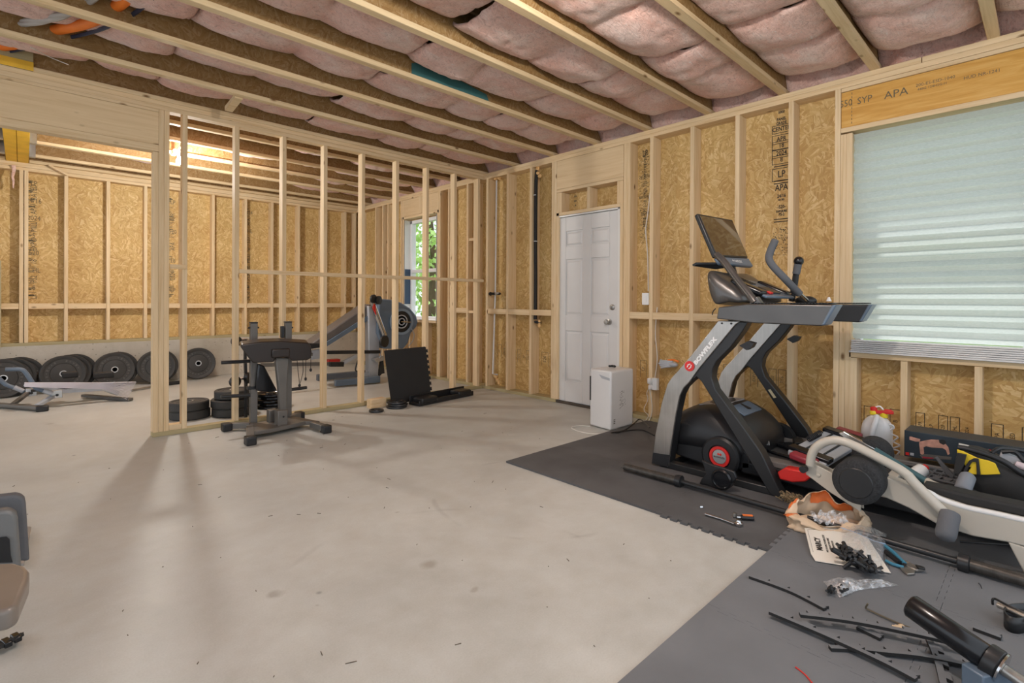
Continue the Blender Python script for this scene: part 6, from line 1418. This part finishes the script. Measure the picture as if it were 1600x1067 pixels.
# ------------------------------------------------------------------ left side: folded frame, blind slats, bar, clips
ff = thing('folded_exercise_frame', at(60, 625, 'Z', 0), 'grey tubular exercise frame with curved handles on the floor at far left', 'exercise frame')
YF = 7.45
MB().tube([at(-15, 632, 'Z', .03), at(64, 638, 'Z', .03)], .030, 14).build('foot_tube', 'grey_paint', ff, smooth=True, ang=50)
p = at(66, 638, 'Z', .03); MB().box(p-Vector((.05, .04, .029)), p+Vector((.05, .04, .03))).build('foot_cap', 'black', ff, bevel=.012)
MB().tube([at(20, 632, 'Z', .05), at(46, 612, 'Y', 7.7)], 1, sect=rect(.04, .03)).build('link_bar', 'grey_paint', ff)
MB().tube([at(58, 634, 'Z', .05), at(85, 618, 'Y', 7.45)], 1, sect=rect(.04, .03)).build('link_bar', 'light_grey', ff)
for x, y, Yq in ((49, 612, 7.7), (89, 615, 7.45)):
    p = at(x, y, 'Y', Yq); MB().box(p-Vector((.045, .03, .045)), p+Vector((.045, .03, .04))).build('pivot_bracket', 'galv', ff, bevel=.005)
    MB().lathe([(.014, 0), (.014, .01), (0, .012)], p+Vector((0, -.031, -.01)), (0, -1, 0), 10).build('pivot_bolt', 'steel_black', ff)
hp = Y_([(8, 577), (20, 577), (32, 577), (40, 582), (50, 597), (56, 606), (66, 610), (80, 615)], 7.42)
MB().tube(curve(hp, 5), .021, 12).build('curved_handle', 'grey_blue', ff, smooth=True, ang=80)
hp = Y_([(-20, 575), (-5, 588), (8, 600), (20, 605), (38, 612)], 7.75)
MB().tube(curve(hp, 5), .021, 12).build('curved_handle', 'grey_blue', ff, smooth=True, ang=80)
MB().tube([at(68, 610, 'Y', 7.4), at(82, 615, 'Y', 7.4)], .024, 10).tube([at(22, 605, 'Y', 7.74), at(36, 611, 'Y', 7.74)], .024, 10).build('sleeve', 'light_grey', ff, smooth=True)
MB().tube(Y_([(38, 600), (100, 611), (165, 607)], 7.5), 1, sect=rect(.05, .04)).build('slide_rail', 'light_grey', ff)
MB().tube([at(160, 606, 'Y', 7.5), at(185, 615, 'Y', 7.5)], 1, sect=rect(.05, .05)).build('rear_bracket', 'galv', ff, bevel=.006)
MB().tube([at(130, 618, 'Z', .03), at(205, 624, 'Z', .02)], 1, sect=rect(.05, .03)).build('rear_foot', 'grey_paint', ff)
MB().box(at(160, 600, 'Y', 7.5)-Vector((.6, .01, .02)), at(160, 600, 'Y', 7.5)+Vector((.1, .06, .0))).build('carriage', 'steel_black', ff, bevel=.004)
for x0, x1, y in ((97, 122, 586), (146, 178, 587)):
    p, p2 = at(x0, y, 'Y', 7.55), at(x1, y, 'Y', 7.55); MB().box((p.x, 7.50, p.z-.035), (p2.x, 7.62, p.z+.03)).build('foot_pad', 'black_matte', ff, bevel=.014, segs=3)
bs = thing('blind_slats', at(120, 612, 'Y', 7.35), 'stack of white blind slats fanned out over the folded frame', 'blind')
for k in range(14):
    f = k/13; a = at(38, 598+7*f*.9, 'Y', 7.36-.004*k); b1 = at(160+f*4, 598+10*f, 'Y', 7.36-.004*k); c1 = at(213-14*f, 597+27*f, 'Y', 7.33-.02*k*.5)
    V = []
    P = [a, b1, c1]
    mb = MB()
    for p in P: V += [p, p+Vector((0, .028, .002)), p+Vector((0, .028, -.001)), p+Vector((0, 0, -.0022))]
    mb.add(V, [(0, 4, 5, 1), (4, 8, 9, 5), (3, 2, 6, 7), (7, 6, 10, 11), (0, 3, 7, 4), (4, 7, 11, 8), (1, 5, 6, 2), (5, 9, 10, 6), (8, 11, 10, 9), (0, 1, 2, 3)])
    mb.build('slat', plain('slat_lilac', (.66, .64, .69), .4, var=.03) if k == 0 else bpy.data.materials['slat_lilac'], bs)
rb2 = thing('rear_barbell', at(250, 603, 'Z', .02), 'thin black bar on the rear room floor passing behind the partition end post', 'bar')
MB().tube([at(205, 610, 'Z', .02), at(262, 599.5, 'Z', .02)], .014, 10).build('shaft', 'steel', rb2, smooth=True); MB().tube([at(262, 599.5, 'Z', .025), at(284, 596.5, 'Z', .025)], .024, 12).build('sleeve', 'steel_black', rb2, smooth=True, ang=50)
for i, (x, y) in enumerate(((343, 584), (349, 584.5), (355, 583.5))):
    tag(MB().ring(at(x, y, 'Z', .005), (.1, -.9, .5), .035, .024, .02, 16).build('spring_clip', 'chrome'), ['leftmost of three small shiny rings at the foot of the stem wall', 'middle one of three small shiny rings at the foot of the stem wall', 'rightmost of three small shiny rings at the foot of the stem wall'][i], 'ring', 'shiny rings by the stem wall')
# pink strip hanging off the top plate
pk = MB().grid(lambda u, v: at(21+noise.noise(Vector((u*3, 0, 0)))*2+(v-.5)*(7-5*u), 258+u*36, 'Y', YB-.03)+Vector((0, .01*math.sin(u*9), 0)), 14, 3).build('torn_insulation_strip', 'pink', smooth=True, solid=.01); tag(pk, 'torn strip of pink insulation hanging under the yellow beam', 'insulation strip')
tag(MB().obox(at(91, 266, 'Y', YB-.06), (.20, .02, .05), (1, 0, -.55)).build('wood_offcut', 'pine_x'), 'small tilted wood offcut wedged above the back wall studs', 'wood offcut')

# ------------------------------------------------------------------ left foreground machine
lm_ = thing('weight_machine_seat', (-.15, 1.85, 0), 'grey weight machine with a padded seat entering at the left edge', 'exercise machine')
ZP = .45
seat = Z_([(-120, 884), (24, 878), (40, 883), (46, 890), (45, 903), (28, 944), (12, 953), (-120, 975)], ZP)
MB().prism(seat, (0, 0, -.05)).build('seat_pad', plain('taupe_vinyl', (.20, .17, .145), .3), lm_, bevel=.02, segs=4)
MB().prism([p*.985+Vector((-.01, .03, 0)) for p in Z_([(-120, 890), (20, 890), (36, 905), (20, 940), (-120, 960)], ZP-.052)], (0, 0, -.025)).build('seat_board', 'black', lm_, bevel=.006)
MB().box((-.62, 1.76, .0), (-.54, 1.84, .38)).build('seat_post', 'grey_paint', lm_, bevel=.006)
XS = .0
shroud = [at(-60, 806, 'Y', 2.42), at(10, 797, 'Y', 2.42), at(20, 798, 'Y', 2.42), at(26, 804, 'Y', 2.42), at(28, 814, 'Y', 2.42), at(34, 905, 'Y', 2.42), at(-60, 905, 'Y', 2.42)]
MB().prism(shroud, (.0, .05, 0)).build('shroud', 'light_grey' if False else plain('shroud_grey', (.15, .155, .155), .4), lm_, bevel=.012, segs=3)
MB().prism([p+Vector((.02, .09, .02)) for p in shroud], (0, .05, 0)).build('rear_shroud', 'grip', lm_, bevel=.01, segs=3)
MB().prism([at(-60, 848, 'Y', 2.415), at(10, 838, 'Y', 2.415), at(15, 842, 'Y', 2.415), at(17, 868, 'Y', 2.415), at(20, 878, 'Y', 2.415), at(-60, 880, 'Y', 2.415)], (0, -.004, 0)).build('window_panel', 'black_gloss', lm_)
MB().prism([at(30, 822, 'Y', 2.6), at(42, 830, 'Y', 2.6), at(34, 832, 'Y', 2.6)], (0, .02, 0)).build('rear_fin', 'black', lm_)
bp_ = [at(-80, 822, 'Z', .02), at(49, 826, 'Z', .02), at(38, 884, 'Z', .02), at(-80, 900, 'Z', .02)]
MB().prism(bp_, (0, 0, .012)).build('base_plate', plain('base_taupe', (.26, .235, .21), .4), lm_, bevel=.003)
MB().box((-.62, 1.8, .0), (-.54, 2.5, .06)).build('base_rail', 'grey_paint', lm_, bevel=.006)
st = thing('ankle_strap', at(10, 1003, 'Z', .02), 'black nylon strap with a buckle on the floor at the lower left edge', 'strap')
pts = [at(-30, 1012, 'Z', .02), at(-5, 1010, 'Z', .03), at(8, 1004, 'Z', .02), at(18, 1000, 'Z', .03), at(28, 994, 'Z', .02), at(34, 991, 'Z', .02)]
MB().tube(curve(pts, 5), 1, sect=rect(.035, .012)).build('strap_band', 'black_matte', st)
for x, y in ((10, 1004), (25, 996)): MB().obox(at(x, y, 'Z', .028), (.02, .045, .018), (1, .3, 0), (-.3, 1, 0)).build('buckle', 'black_gloss', st, bevel=.003)

# small splinters and grit on the slab
rs = random.Random(31); q = MB()
for k in range(120):
    x, y = rs.uniform(-.6, 3.6), rs.uniform(.4, 5.0)
    if (x > 2.3 and y < 2.9) or (x > 1.1 and y < .95): continue
    a_ = rs.uniform(0, PI); L_ = rs.choice((.004, .006, .010, .022, .035)); q.obox((x, y, .0012), (L_, .0022, .002), (math.cos(a_), math.sin(a_), 0))
tag(q.build('floor_debris', plain('dark_grit', (.11, .085, .06), .9)), 'tiny dark splinters and grit scattered over the bare concrete floor', 'debris', kind='stuff')
